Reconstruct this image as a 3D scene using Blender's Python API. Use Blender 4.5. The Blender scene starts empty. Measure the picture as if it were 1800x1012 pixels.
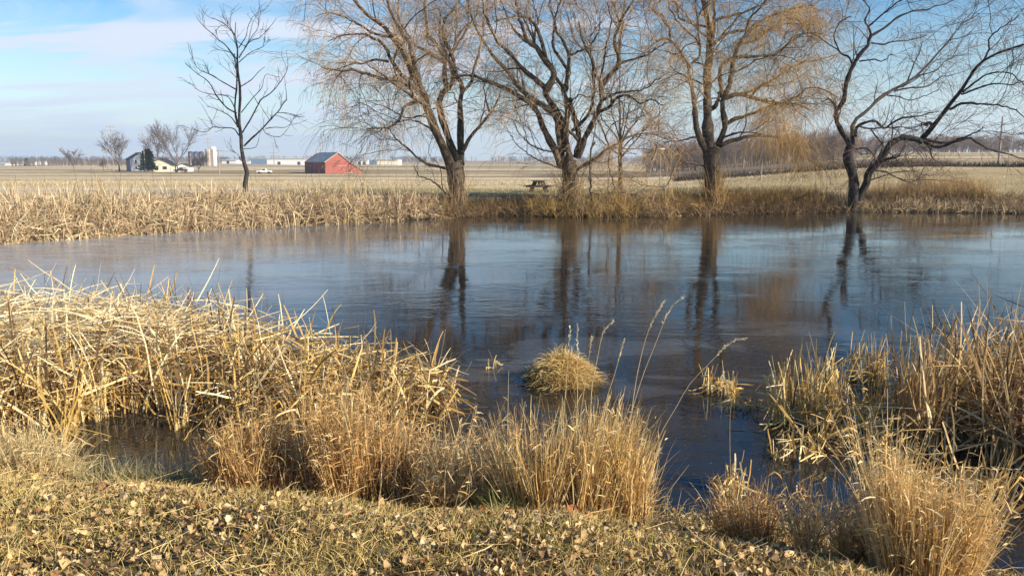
import bpy, bmesh, math, random
import numpy as np
R = math.radians
S = bpy.context.scene
COL = S.collection
rng = np.random.default_rng(11)

# ------------------------------------------------------------------ camera, sky, sun, exposure
EYE = 2.4
FPX = 1413.0            # focal length in pixels of an 1800 px wide picture
PITCH = math.atan((506 - 283) / FPX)
cd = bpy.data.cameras.new('camera'); cam = bpy.data.objects.new('camera', cd); COL.objects.link(cam)
cam.location = (0, 0, EYE); cam.rotation_euler = (math.pi / 2 - PITCH, 0, 0)
cd.sensor_width = 36; cd.lens = 36 * FPX / 1800; cd.clip_start = 0.1; cd.clip_end = 9000
S.camera = cam
S.view_settings.view_transform = 'Standard'; S.view_settings.look = 'None'
S.view_settings.exposure = 0.80; S.view_settings.gamma = 1

SUN_EL, SUN_AZ = R(26), R(118)      # azimuth clockwise from +Y (the view direction): the sun stands to the right
w = bpy.data.worlds.new('World'); S.world = w; w.use_nodes = True
nt = w.node_tree; N = nt.nodes; L = nt.links; N.clear()
def nd(t, **k):
    n = N.new(t)
    for a, b in k.items(): setattr(n, a, b)
    return n
sky = nd('ShaderNodeTexSky', sky_type='NISHITA'); sky.sun_disc = False
sky.sun_elevation = SUN_EL; sky.sun_rotation = SUN_AZ; sky.air_density = 1.0; sky.dust_density = 0.4; sky.ozone_density = 2.6
tc = nd('ShaderNodeTexCoord')
sep = nd('ShaderNodeSeparateXYZ'); L.new(tc.outputs['Generated'], sep.inputs[0])
zc = nd('ShaderNodeMath', operation='ADD'); zc.inputs[1].default_value = 0.12; L.new(sep.outputs['Z'], zc.inputs[0])
zm = nd('ShaderNodeMath', operation='MAXIMUM'); zm.inputs[1].default_value = 0.04; L.new(zc.outputs[0], zm.inputs[0])
dx = nd('ShaderNodeMath', operation='DIVIDE'); L.new(sep.outputs['X'], dx.inputs[0]); L.new(zm.outputs[0], dx.inputs[1])
dy = nd('ShaderNodeMath', operation='DIVIDE'); L.new(sep.outputs['Y'], dy.inputs[0]); L.new(zm.outputs[0], dy.inputs[1])
cmb = nd('ShaderNodeCombineXYZ'); L.new(dx.outputs[0], cmb.inputs[0]); L.new(dy.outputs[0], cmb.inputs[1])
mp = nd('ShaderNodeMapping'); mp.inputs['Scale'].default_value = (0.34, 0.85, 1); mp.inputs['Rotation'].default_value = (0, 0, R(-24)); mp.inputs['Location'].default_value = (2.1, 0.35, 0)
L.new(cmb.outputs[0], mp.inputs[0])
cn = nd('ShaderNodeTexNoise'); cn.inputs['Scale'].default_value = 1.7; cn.inputs['Detail'].default_value = 8; cn.inputs['Roughness'].default_value = 0.55; cn.inputs['Distortion'].default_value = 1.1
L.new(mp.outputs[0], cn.inputs['Vector'])
# the cloud veil is thicker towards the left (-X) half of the sky
lx = nd('ShaderNodeMapRange'); lx.inputs['From Min'].default_value = 0.30; lx.inputs['From Max'].default_value = -0.40
lx.inputs['To Min'].default_value = -0.10; lx.inputs['To Max'].default_value = 0.10; L.new(sep.outputs['X'], lx.inputs['Value'])
ad = nd('ShaderNodeMath', operation='ADD'); L.new(cn.outputs['Fac'], ad.inputs[0]); L.new(lx.outputs[0], ad.inputs[1])
cr = nd('ShaderNodeMapRange'); cr.inputs['From Min'].default_value = 0.47; cr.inputs['From Max'].default_value = 0.68; cr.inputs['To Max'].default_value = 0.92
cr.interpolation_type = 'SMOOTHSTEP'; L.new(ad.outputs[0], cr.inputs['Value'])
mx = nd('ShaderNodeMixRGB'); mx.inputs['Color2'].default_value = (5.1, 5.6, 6.6, 1)
# thin cloud only low in the sky; overhead it is clear blue
hi = nd('ShaderNodeMapRange'); hi.inputs['From Min'].default_value = 0.16; hi.inputs['From Max'].default_value = 0.30; hi.inputs['To Min'].default_value = 1; hi.inputs['To Max'].default_value = 0.05
L.new(sep.outputs['Z'], hi.inputs['Value'])
ch = nd('ShaderNodeMath', operation='MULTIPLY'); L.new(cr.outputs[0], ch.inputs[0]); L.new(hi.outputs[0], ch.inputs[1])
L.new(ch.outputs[0], mx.inputs['Fac']); hs_ = nd('ShaderNodeHueSaturation'); sm = nd('ShaderNodeMapRange'); sm.inputs['From Min'].default_value = 0.12; sm.inputs['From Max'].default_value = 0.34; sm.inputs['To Min'].default_value = 1.15; sm.inputs['To Max'].default_value = 2.1; L.new(sep.outputs['Z'], sm.inputs['Value']); L.new(sm.outputs[0], hs_.inputs['Saturation']); hs_.inputs['Value'].default_value = 0.98; L.new(sky.outputs[0], hs_.inputs['Color']); L.new(hs_.outputs[0], mx.inputs['Color1'])
hz = nd('ShaderNodeMapRange'); hz.inputs['From Min'].default_value = 0.0; hz.inputs['From Max'].default_value = 0.12; hz.inputs['To Min'].default_value = 0.75; hz.inputs['To Max'].default_value = 0.0
hz.interpolation_type = 'SMOOTHSTEP'; L.new(sep.outputs['Z'], hz.inputs['Value'])
mh = nd('ShaderNodeMixRGB'); mh.inputs['Color2'].default_value = (4.3, 5.4, 6.8, 1); L.new(hz.outputs[0], mh.inputs['Fac']); L.new(mx.outputs[0], mh.inputs['Color1'])
bg = nd('ShaderNodeBackground'); bg.inputs['Strength'].default_value = 0.09
L.new(mh.outputs[0], bg.inputs['Color'])
wo = nd('ShaderNodeOutputWorld'); L.new(bg.outputs[0], wo.inputs['Surface'])

sl = bpy.data.lights.new('sun', 'SUN'); so = bpy.data.objects.new('sun', sl); COL.objects.link(so)
sl.energy = 4.9; sl.angle = R(0.53); sl.color = (1.0, 0.88, 0.68)
so.rotation_euler = (math.pi / 2 - SUN_EL, 0, math.pi - SUN_AZ)   # points from the sun towards the scene

# ------------------------------------------------------------------ helpers
def smooth(a, b, x):
    t = np.clip((x - a) / (b - a), 0, 1); return t * t * (3 - 2 * t)

def ray(u, v):
    xc = (u - 900) / FPX; yc = (506 - v) / FPX
    return np.array([xc, math.cos(PITCH) + yc * math.sin(PITCH), -math.sin(PITCH) + yc * math.cos(PITCH)])
def at(u, v, Y):
    d = ray(u, v); return np.array([0, 0, EYE]) + d * (Y / d[1])
def on(u, v, z=0.0):
    d = ray(u, v); t = (z - EYE) / d[2]; return np.array([0, 0, EYE]) + d * t

def tag(o, label=None, cat=None, group=None, kind=None):
    if label: o['label'] = label
    if cat: o['category'] = cat
    if group: o['group'] = group
    if kind: o['kind'] = kind
    return o
def empty(name, loc, rz=0):
    o = bpy.data.objects.new(name, None); COL.objects.link(o); o.location = loc; o.rotation_euler = (0, 0, rz)
    o.empty_display_size = 0.2
    return o
def link_mesh(name, me, mat, parent=None, world=True):
    """world=True: the vertices are in world space, keep them there under the parent"""
    o = bpy.data.objects.new(name, me); COL.objects.link(o)
    if mat is not None: me.materials.append(mat)
    if parent is not None:
        o.parent = parent
        if world:
            bpy.context.view_layer.update()
            o.matrix_parent_inverse = parent.matrix_world.inverted()
    return o
def np_mesh(name, V, F, col=None, smooth_=False):
    """V [n,3]; F list of int arrays [m,k] (quads/tris)"""
    me = bpy.data.meshes.new(name)
    if not isinstance(F, (list, tuple)): F = [F]
    me.vertices.add(len(V)); me.vertices.foreach_set('co', np.ascontiguousarray(V, dtype=np.float32).ravel())
    nl = sum(f.size for f in F); npoly = sum(len(f) for f in F)
    me.loops.add(nl); me.loops.foreach_set('vertex_index', np.concatenate([f.ravel() for f in F]).astype(np.int32))
    tot = np.concatenate([np.full(len(f), f.shape[1]) for f in F]); st = np.concatenate([[0], np.cumsum(tot)[:-1]])
    me.polygons.add(npoly); me.polygons.foreach_set('loop_start', st.astype(np.int32)); me.polygons.foreach_set('loop_total', tot.astype(np.int32))
    if smooth_: me.polygons.foreach_set('use_smooth', np.ones(npoly, dtype=bool))
    me.update(calc_edges=True)
    if col is not None:
        a = me.attributes.new('col', 'FLOAT_COLOR', 'POINT')
        c = np.ones((len(V), 4), np.float32); c[:, :3] = col
        a.data.foreach_set('color', c.ravel())
    return me
class Geo:
    """collects chunks of geometry into one mesh"""
    def __init__(s): s.V = []; s.Q = []; s.C = []; s.n = 0
    def add(s, V, Q, C):
        s.V.append(V); s.Q.append(Q + s.n); s.n += len(V)
        C = np.asarray(C, float)
        s.C.append(np.broadcast_to(C, V.shape) if C.ndim == 1 else C)
    def build(s, name, mat, parent=None, smooth_=True):
        me = np_mesh(name, np.concatenate(s.V), [np.concatenate(s.Q)], np.concatenate(s.C), smooth_)
        return link_mesh(name, me, mat, parent)
def nrm(a): return a / np.maximum(np.linalg.norm(a, axis=-1, keepdims=True), 1e-9)

def tubes(P, r, k=3, col=None):
    """P [N,S,3], r [N,S] -> verts, quads, colours"""
    Nn, Sn, _ = P.shape
    T = np.empty_like(P); T[:, 1:-1] = P[:, 2:] - P[:, :-2]; T[:, 0] = P[:, 1] - P[:, 0]; T[:, -1] = P[:, -1] - P[:, -2]
    T = nrm(T)
    U = nrm(rng.normal(size=(Nn, 1, 3)))
    mean = nrm(P[:, -1:] - P[:, :1] + 1e-6)
    U = nrm(U - mean * (U * mean).sum(-1, keepdims=True))
    A = nrm(np.cross(T, U)); B = np.cross(T, A)
    an = np.arange(k) * 2 * math.pi / k
    V = P[:, :, None, :] + r[:, :, None, None] * (np.cos(an)[None, None, :, None] * A[:, :, None, :] + np.sin(an)[None, None, :, None] * B[:, :, None, :])
    idx = np.arange(Nn * Sn * k).reshape(Nn, Sn, k)
    a = idx[:, :-1, :]; b = np.roll(idx, -1, 2)[:, :-1, :]; c = np.roll(idx, -1, 2)[:, 1:, :]; d = idx[:, 1:, :]
    Q = np.stack([a, b, c, d], -1).reshape(-1, 4)
    C = np.repeat(col, Sn * k, axis=0) if col is not None else np.ones((Nn * Sn * k, 3))
    return V.reshape(-1, 3), Q, C
def ribbons(P, wd, col, fold=0.0):
    """flat leaf blades; wd [N,S] half widths"""
    Nn, Sn, _ = P.shape
    T = np.empty_like(P); T[:, 1:-1] = P[:, 2:] - P[:, :-2]; T[:, 0] = P[:, 1] - P[:, 0]; T[:, -1] = P[:, -1] - P[:, -2]
    T = nrm(T)
    U = nrm(rng.normal(size=(Nn, 1, 3)) * np.array([1, 1, .35]))
    A = nrm(np.cross(T, U)); 
    V = np.stack([P - A * wd[..., None], P + A * wd[..., None]], 2)
    idx = np.arange(Nn * Sn * 2).reshape(Nn, Sn, 2)
    Q = np.stack([idx[:, :-1, 0], idx[:, :-1, 1], idx[:, 1:, 1], idx[:, 1:, 0]], -1).reshape(-1, 4)
    return V.reshape(-1, 3), Q, np.repeat(col, Sn * 2, axis=0)

def walk(base, d0, length, seg, grav=0.0, jit=0.0, gpow=1.0, kink=None, floor=None, curl=None):
    """integrate N strands; grav pulls the heading down as the strand goes on; kink = (index [N], heading [N,3])"""
    Nn = len(base); P = np.empty((Nn, seg + 1, 3)); P[:, 0] = base; d = nrm(d0.copy()); st = (length / seg)[:, None]
    g = np.asarray(grav, float) * np.ones(Nn)
    for s in range(seg):
        d = d + rng.normal(size=(Nn, 3)) * jit + (curl if curl is not None else 0)
        d[:, 2] -= g * ((s + 1) / seg) ** gpow
        d = nrm(d)
        if kink is not None:
            m = kink[0] == s; d[m] = kink[1][m]
        P[:, s + 1] = P[:, s] + d * st
        if floor is not None:
            fl = floor if np.isscalar(floor) else floor
            low = P[:, s + 1, 2] < fl
            P[:, s + 1, 2] = np.where(low, fl + rng.random(Nn) * 0.012, P[:, s + 1, 2])
            d[low, 2] = np.maximum(d[low, 2], 0)
    return P
def cols(n, palette, weights, var=0.12):
    p = np.array(palette, float); i = rng.choice(len(p), n, p=np.array(weights) / np.sum(weights))
    return np.clip(p[i] * (1 + rng.normal(size=(n, 1)) * var), 0.005, 0.9)
def in_poly(x, y, poly):
    inside = np.zeros(x.shape, bool); n = len(poly)
    for i in range(n):
        x1, y1 = poly[i]; x2, y2 = poly[(i + 1) % n]
        c = ((y1 > y) != (y2 > y)) & (x < (x2 - x1) * (y - y1) / (y2 - y1 + 1e-12) + x1)
        inside ^= c
    return inside
def poly_dist(x, y, poly):
    d = np.full(x.shape, 1e9); n = len(poly)
    for i in range(n):
        x1, y1 = poly[i]; x2, y2 = poly[(i + 1) % n]
        ex, ey = x2 - x1, y2 - y1; t = np.clip(((x - x1) * ex + (y - y1) * ey) / (ex * ex + ey * ey), 0, 1)
        d = np.minimum(d, np.hypot(x - x1 - t * ex, y - y1 - t * ey))
    return np.where(in_poly(x, y, poly), -d, d)
def sample_poly(poly, n):
    p = np.array(poly); lo, hi = p.min(0), p.max(0); out = []
    while len(out) < n:
        q = lo + rng.random((n * 3, 2)) * (hi - lo); q = q[in_poly(q[:, 0], q[:, 1], poly)]; out.extend(q.tolist())
    return np.array(out[:n])
def vnoise(x, y, seed=0):
    """cheap smooth value noise"""
    r = np.random.default_rng(seed); t = r.random((64, 64))
    xi = np.floor(x).astype(int); yi = np.floor(y).astype(int); fx = x - xi; fy = y - yi
    fx = fx * fx * (3 - 2 * fx); fy = fy * fy * (3 - 2 * fy)
    g = lambda a, b: t[a % 64, b % 64]
    return (g(xi, yi) * (1 - fx) + g(xi + 1, yi) * fx) * (1 - fy) + (g(xi, yi + 1) * (1 - fx) + g(xi + 1, yi + 1) * fx) * fy

# ------------------------------------------------------------------ materials
def newmat(name):
    m = bpy.data.materials.new(name); m.use_nodes = True; t = m.node_tree; t.nodes.clear(); return m, t
def mat_attr(name, rough=0.7, transl=0.0, noise=0.0, nscale=20, spec=0.3, bump=0.0):
    m, t = newmat(name); n, l = t.nodes, t.links
    a = n.new('ShaderNodeAttribute'); a.attribute_name = 'col'; c = a.outputs['Color']
    if noise or bump:
        tcn = n.new('ShaderNodeTexCoord'); tx = n.new('ShaderNodeTexNoise'); tx.inputs['Scale'].default_value = nscale; tx.inputs['Detail'].default_value = 5
        l.new(tcn.outputs['Object'], tx.inputs['Vector'])
        mr = n.new('ShaderNodeMapRange'); mr.inputs['From Min'].default_value = .3; mr.inputs['From Max'].default_value = .7
        mr.inputs['To Min'].default_value = 1 - noise; mr.inputs['To Max'].default_value = 1 + noise; l.new(tx.outputs['Fac'], mr.inputs['Value'])
        mm = n.new('ShaderNodeVectorMath'); mm.operation = 'SCALE'; l.new(c, mm.inputs[0]); l.new(mr.outputs[0], mm.inputs['Scale']); c = mm.outputs[0]
    b = n.new('ShaderNodeBsdfPrincipled'); b.inputs['Roughness'].default_value = rough; b.inputs['Specular IOR Level'].default_value = spec
    l.new(c, b.inputs['Base Color']); o = n.new('ShaderNodeOutputMaterial'); sh = b.outputs[0]
    if bump:
        bp = n.new('ShaderNodeBump'); bp.inputs['Strength'].default_value = 0.8; bp.inputs['Distance'].default_value = bump; l.new(tx.outputs['Fac'], bp.inputs['Height']); l.new(bp.outputs[0], b.inputs['Normal'])
    if transl:
        tr = n.new('ShaderNodeBsdfTranslucent'); l.new(c, tr.inputs['Color']); mxs = n.new('ShaderNodeMixShader'); mxs.inputs[0].default_value = transl
        l.new(sh, mxs.inputs[1]); l.new(tr.outputs[0], mxs.inputs[2]); sh = mxs.outputs[0]
    l.new(sh, o.inputs['Surface']); return m
def mat_plain(name, color, rough=0.6, noise=0.15, nscale=3.0, stretch=(1, 1, 1), metallic=0.0, spec=0.4):
    m, t = newmat(name); n, l = t.nodes, t.links
    tcn = n.new('ShaderNodeTexCoord'); mpn = n.new('ShaderNodeMapping'); mpn.inputs['Scale'].default_value = stretch; l.new(tcn.outputs['Object'], mpn.inputs[0])
    tx = n.new('ShaderNodeTexNoise'); tx.inputs['Scale'].default_value = nscale; tx.inputs['Detail'].default_value = 4; l.new(mpn.outputs[0], tx.inputs['Vector'])
    mr = n.new('ShaderNodeMapRange'); mr.inputs['From Min'].default_value = .3; mr.inputs['From Max'].default_value = .7
    mr.inputs['To Min'].default_value = 1 - noise; mr.inputs['To Max'].default_value = 1 + noise; l.new(tx.outputs['Fac'], mr.inputs['Value'])
    mm = n.new('ShaderNodeVectorMath'); mm.operation = 'SCALE'; mm.inputs[0].default_value = color; l.new(mr.outputs[0], mm.inputs['Scale'])
    b = n.new('ShaderNodeBsdfPrincipled'); b.inputs['Roughness'].default_value = rough; b.inputs['Metallic'].default_value = metallic; b.inputs['Specular IOR Level'].default_value = spec
    l.new(mm.outputs[0], b.inputs['Base Color']); o = n.new('ShaderNodeOutputMaterial'); l.new(b.outputs[0], o.inputs['Surface']); return m
M_straw = mat_attr('dry_straw', 0.55, 0.25, 0.18, 30)
M_grass = mat_attr('dry_grass', 0.6, 0.30, 0.15, 30)
M_leaf = mat_attr('dead_leaf', 0.6, 0.15, 0.22, 60)
M_twig = mat_attr('twig_bark', 0.75, 0.0, 0.15, 8)
M_bark = mat_attr('tree_bark', 0.85, 0.0, 0.45, 9, 0.2, 0.05)
M_far = mat_attr('far_vegetation', 0.9, 0.0, 0.2, 0.3, 0.1)

# ------------------------------------------------------------------ the pond and the ground
near_px = [(0, 812), (150, 836), (350, 850), (600, 862), (850, 882), (1000, 884), (1150, 892), (1210, 915), (1300, 935), (1450, 955), (1650, 985), (1800, 1010)]
far_px = [(1800, 375), (1640, 373), (1500, 372), (1400, 375), (1250, 377), (1120, 381), (1000, 381), (880, 378), (760, 385), (640, 392), (520, 397), (400, 403), (200, 416), (0, 429)]
POND = [(-16, 8), (-9, 6.6)] + [tuple(on(u, v)[:2]) for u, v in near_px] + [(5, 4.0), (9, 4.2), (16, 7), (28, 16), (36, 28), (32, 36.5)] + \
       [tuple(on(u, v)[:2]) for u, v in far_px] + [(-19, 18), (-20, 12)]

def terrain(x, y, full=True):
    x = np.asarray(x, float); y = np.asarray(y, float)
    az = x / np.maximum(y, 1)
    zl = np.interp(y, [0, 36, 45, 75, 150, 300, 900, 1500, 3000, 6000], [.5, .5, .45, .25, -.6, -1.6, -1.6, 1.0, 3, 4])
    zr = np.interp(y, [0, 36, 45, 60, 85, 92, 97, 150, 250, 400, 800, 3000, 6000], [.5, .5, .6, .95, 1.75, 1.75, 1.1, 1.9, 3.4, 6.2, 8, 12, 14])
    t = smooth(0.14, 0.50, az) * smooth(38, 60, y)
    far = zl * (1 - t) + zr * t
    far = far + (vnoise(x / 70, y / 50, 4) - .5) * 1.2 * smooth(90, 300, y) + (vnoise(x / 3.1, y / 3.1, 2) - .5) * .12 * smooth(36, 42, y)
    if not full: return far
    d = np.full(x.shape, 50.0); m = (y < 80) & (np.abs(x) < 60)
    d[m] = poly_dist(x[m], y[m], POND)
    near = 0.72 * smooth(-0.15, 2.2, d) + 0.03 * np.maximum(d - 1.5, 0)
    near = near + (vnoise(x * 2.3, y * 2.3, 7) - .5) * 0.07
    k = smooth(11, 16, y + np.maximum(np.abs(x) - 9, 0) * .8)
    out = near * (1 - k) + (far * smooth(-0.2, 1.6, d)) * k
    return np.where(d < 0, -0.45 * smooth(0.0, 1.2, -d) - 0.02, np.maximum(out, -3 + 0 * d) + np.where(d < 1, .02, 0))
def gz(x, y): return float(terrain(np.array([x]), np.array([y]))[0])

yy = np.concatenate([np.arange(-11.5, 0, .5), np.arange(0, 14, .11), 14 + np.cumsum(0.2 * 1.018 ** np.arange(0, 340))])
yy = yy[yy < 6000]
azs = np.sinh(np.linspace(-1.25, 1.25, 440)) / np.sinh(1.25) * 1.7
X = azs[None, :] * (yy[:, None] + 12); Y = np.repeat(yy[:, None], len(azs), 1)
Z = terrain(X.ravel(), Y.ravel()).reshape(X.shape)
# what grows or lies there: soil colour by place
xf, yf = X.ravel(), Y.ravel(); az = xf / np.maximum(yf, 1)
dp = np.full(xf.shape, 50.); m_ = (yf < 80) & (np.abs(xf) < 60); dp[m_] = poly_dist(xf[m_], yf[m_], POND)
def mixc(c, d, t): return c * (1 - t[:, None]) + np.array(d)[None, :] * t[:, None]
stub = np.array([.60, .475, .30])
C = np.repeat(stub[None, :], len(xf), 0)
C = mixc(C, (.30, .23, .13), smooth(.48, .60, vnoise(xf / 260 + 3, yf / 15, 12)) * .95 * smooth(90, 130, yf))        # long bands of grassy ground between the crops
C = mixc(C, (.52, .42, .25), smooth(66, 72, yf) * (1 - smooth(84, 90, yf)) * .7 * (az < .25))                         # pale stubble rows at the field's edge
C = mixc(C, (.27, .235, .115), (1 - smooth(58, 66, yf)) * smooth(30, 34, yf) * smooth(-.34, -.24, az))                                           # mown strip behind the bank
plough = smooth(-.02, .06, az) * (1 - smooth(.50, .55, az)) * smooth(150, 158, yf) * (1 - smooth(205, 216, yf))
C = mixc(C, (.135, .095, .07), plough * .85)                                                                           # bare ploughed strip
right = smooth(.20, .30, az)
C = mixc(C, (.40, .305, .165), right * smooth(44, 50, yf) * (1 - smooth(86, 90, yf)))
C = mixc(C, (.05, .042, .035), smooth(.2, .27, az) * smooth(88.5, 90.5, yf) * (1 - smooth(97, 99, yf)))                # dark band of ground along the ditch
C = mixc(C, (.065, .045, .032), (1 - smooth(.4, 1.8, dp)) * (yf > 14) * (az > -.14))                                                  # bare bank at the far shore
C = mixc(C, (.13, .09, .048), (yf < 14).astype(float))
C = mixc(C, (.055, .042, .028), (1 - smooth(.1, .9, dp)) * (yf < 16))                                                  # mud at the near shore
C = mixc(C, (.035, .028, .02), (dp < -.02).astype(float))
nr, nc = X.shape; idx = np.arange(nr * nc).reshape(nr, nc)
Q = np.stack([idx[:-1, :-1], idx[:-1, 1:], idx[1:, 1:], idx[1:, :-1]], -1).reshape(-1, 4)
def mat_ground():
    m, t = newmat('ground_soil'); n, l = t.nodes, t.links
    a = n.new('ShaderNodeAttribute'); a.attribute_name = 'col'
    g = n.new('ShaderNodeNewGeometry'); c = a.outputs['Color']
    for sc, lo, hi, st in ((9.0, .72, 1.3, (1, 1, 1)), (0.8, .8, 1.2, (1, 1, 1)), (0.06, .74, 1.18, (.10, 1.3, 1))):
        mpn = n.new('ShaderNodeMapping'); mpn.inputs['Scale'].default_value = st; l.new(g.outputs['Position'], mpn.inputs[0])
        x = n.new('ShaderNodeTexNoise'); x.inputs['Scale'].default_value = sc; x.inputs['Detail'].default_value = 5; l.new(mpn.outputs[0], x.inputs['Vector'])
        mr = n.new('ShaderNodeMapRange'); mr.inputs['From Min'].default_value = .3; mr.inputs['From Max'].default_value = .7; mr.inputs['To Min'].default_value = lo; mr.inputs['To Max'].default_value = hi
        l.new(x.outputs['Fac'], mr.inputs['Value'])
        mm = n.new('ShaderNodeVectorMath'); mm.operation = 'SCALE'; l.new(c, mm.inputs[0]); l.new(mr.outputs[0], mm.inputs['Scale']); c = mm.outputs[0]
        if sc == 9.0: h = x.outputs['Fac']
    b = n.new('ShaderNodeBsdfPrincipled'); b.inputs['Roughness'].default_value = .95; b.inputs['Specular IOR Level'].default_value = .1; l.new(c, b.inputs['Base Color'])
    bp = n.new('ShaderNodeBump'); bp.inputs['Strength'].default_value = .6; bp.inputs['Distance'].default_value = .05; l.new(h, bp.inputs['Height']); l.new(bp.outputs[0], b.inputs['Normal'])
    o = n.new('ShaderNodeOutputMaterial'); l.new(b.outputs[0], o.inputs['Surface']); return m
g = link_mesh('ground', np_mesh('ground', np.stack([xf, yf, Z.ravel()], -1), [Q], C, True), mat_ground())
tag(g, 'harvested beige fields and grassy banks all round the pond', 'ground', kind='structure')

def mat_ice():
    m, t = newmat('thin_ice'); n, l = t.nodes, t.links
    g = n.new('ShaderNodeNewGeometry'); pos = g.outputs['Position']
    def noise(scale, stretch, detail=4, dist=0.0, rough=.5):
        mpn = n.new('ShaderNodeMapping'); mpn.inputs['Scale'].default_value = stretch; l.new(pos, mpn.inputs[0])
        x = n.new('ShaderNodeTexNoise'); x.inputs['Scale'].default_value = scale; x.inputs['Detail'].default_value = detail; x.inputs['Distortion'].default_value = dist; x.inputs['Roughness'].default_value = rough
        l.new(mpn.outputs[0], x.inputs['Vector']); return x.outputs['Fac']
    def rng_(v, a, b, c, d):
        mr = n.new('ShaderNodeMapRange'); mr.inputs['From Min'].default_value = a; mr.inputs['From Max'].default_value = b; mr.inputs['To Min'].default_value = c; mr.inputs['To Max'].default_value = d
        l.new(v, mr.inputs['Value']); return mr.outputs[0]
    def math_(op, a, b):
        x = n.new('ShaderNodeMath'); x.operation = op
        for i, v in enumerate((a, b)):
            if isinstance(v, (int, float)): x.inputs[i].default_value = v
            else: l.new(v, x.inputs[i])
        return x.outputs[0]
    sp = n.new('ShaderNodeSeparateXYZ'); l.new(pos, sp.inputs[0])
    left = math_('MULTIPLY', rng_(sp.outputs['X'], -2.0, -12.0, 0.0, 1.0), rng_(sp.outputs['Y'], 9.0, 16.0, 0.0, 1.0))
    big = noise(.35, (.55, 1, 1), 5, .6)
    frost = math_('ADD', math_('MULTIPLY', left, .72), rng_(big, .60, .76, 0.0, .22))
    frost = math_('MULTIPLY', frost, rng_(noise(2.2, (.35, 1, 1), 5, .4), .3, .65, .55, 1.0))
    patch = math_('MULTIPLY', math_('MULTIPLY', rng_(sp.outputs['Y'], 13.5, 10.5, 0, 1), rng_(sp.outputs['Y'], 6.8, 8.6, 0, 1)), rng_(noise(.8, (.5, 1, 1), 5, .8), .535, .57, 0, .08))
    frost = math_('ADD', math_('MULTIPLY', frost, rng_(sp.outputs['Y'], 7.5, 12, .25, 1)), patch)
    # fine bubbles and specks frozen in
    vo = n.new('ShaderNodeTexVoronoi'); vo.inputs['Scale'].default_value = 16; l.new(pos, vo.inputs['Vector'])
    speck = math_('MULTIPLY', rng_(vo.outputs['Distance'], .10, .05, 0, 1), rng_(noise(3.0, (1, 1, 1)), .5, .62, 0, .8))
    frost = math_('MINIMUM', math_('ADD', frost, speck), .9)
    mixn = n.new('ShaderNodeMixRGB'); mixn.inputs['Color1'].default_value = (.020, .018, .016, 1); mixn.inputs['Color2'].default_value = (.44, .47, .52, 1); l.new(frost, mixn.inputs['Fac'])
    b = n.new('ShaderNodeBsdfPrincipled'); b.inputs['IOR'].default_value = 1.33; l.new(mixn.outputs[0], b.inputs['Base Color'])
    b.inputs['Specular IOR Level'].default_value = .5
    l.new(rng_(frost, 0, .8, .015, .26), b.inputs['Roughness'])
    r1 = noise(4.6, (.30, 1, 1), 3, 1.2); r2 = noise(17, (.45, 1, 1), 2, .3); r0 = noise(.5, (.6, 1, 1), 2)
    rip = math_('MULTIPLY', r1, rng_(r0, .42, .60, .12, 1.0))
    hgt = math_('ADD', math_('MULTIPLY', rip, .015), math_('MULTIPLY', r2, .0011))
    bp = n.new('ShaderNodeBump'); bp.inputs['Strength'].default_value = 1.0; bp.inputs['Distance'].default_value = 0.55; l.new(hgt, bp.inputs['Height']); l.new(bp.outputs[0], b.inputs['Normal'])
    o = n.new('ShaderNodeOutputMaterial'); l.new(b.outputs[0], o.inputs['Surface']); return m
pp = np.array(POND); cen = pp.mean(0)
bm = bmesh.new()
out = []
for i in range(len(pp)):
    a, b_, c_ = pp[i - 1], pp[i], pp[(i + 1) % len(pp)]
    e = c_ - a; nn = np.array([e[1], -e[0]]) / np.linalg.norm(e); out.append(b_ + nn * .5)
area = sum(pp[i - 1][0] * pp[i][1] - pp[i][0] * pp[i - 1][1] for i in range(len(pp)))
if area < 0: out = [2 * pp[i] - out[i] for i in range(len(pp))]
f = bm.faces.new([bm.verts.new((p[0], p[1], 0)) for p in out]); bmesh.ops.triangulate(bm, faces=[f])
me = bpy.data.meshes.new('water'); bm.to_mesh(me); bm.free()
wob = link_mesh('water', me, mat_ice())
if me.polygons[0].normal.z < 0: me.flip_normals()
tag(wob, 'thinly frozen pond reflecting the blue sky and the willows', 'pond', kind='structure')

# ------------------------------------------------------------------ trees
def resample(pts, n):
    p = np.array(pts, float); s = np.concatenate([[0], np.cumsum(np.linalg.norm(np.diff(p, axis=0), axis=1))])
    # Catmull-Rom through the points
    t = np.linspace(0, s[-1], n); out = np.empty((n, p.shape[1]))
    q = np.vstack([2 * p[0] - p[1], p, 2 * p[-1] - p[-2]])
    for j, tt in enumerate(t):
        i = min(np.searchsorted(s, tt, side='right') - 1, len(p) - 2); u = (tt - s[i]) / max(s[i + 1] - s[i], 1e-9)
        a, b, c, d = q[i], q[i + 1], q[i + 2], q[i + 3]
        out[j] = .5 * ((2 * b) + (-a + c) * u + (2 * a - 5 * b + 4 * c - d) * u * u + (-a + 3 * b - 3 * c + d) * u ** 3)
    return out
NL = 22
def limb3d(pts, Y0, slope, y_start, wob=.028):
    """pixel polyline -> 3-D: the limb leans away from or towards the viewer by slope x its length"""
    p = resample(pts, NL); s = np.concatenate([[0], np.cumsum(np.linalg.norm(np.diff(p, axis=0), axis=1))]) / FPX * Y0
    out = np.empty((NL, 3)); dep = y_start + slope * s
    for i in range(NL): out[i] = at(p[i, 0], p[i, 1], Y0 + dep[i])
    out += (np.cumsum(rng.normal(size=(NL, 3)) * wob * .4, 0) + rng.normal(size=(NL, 3)) * wob * .9) * np.linspace(.2, 1, NL)[:, None]
    return out, dep[-1]
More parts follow.
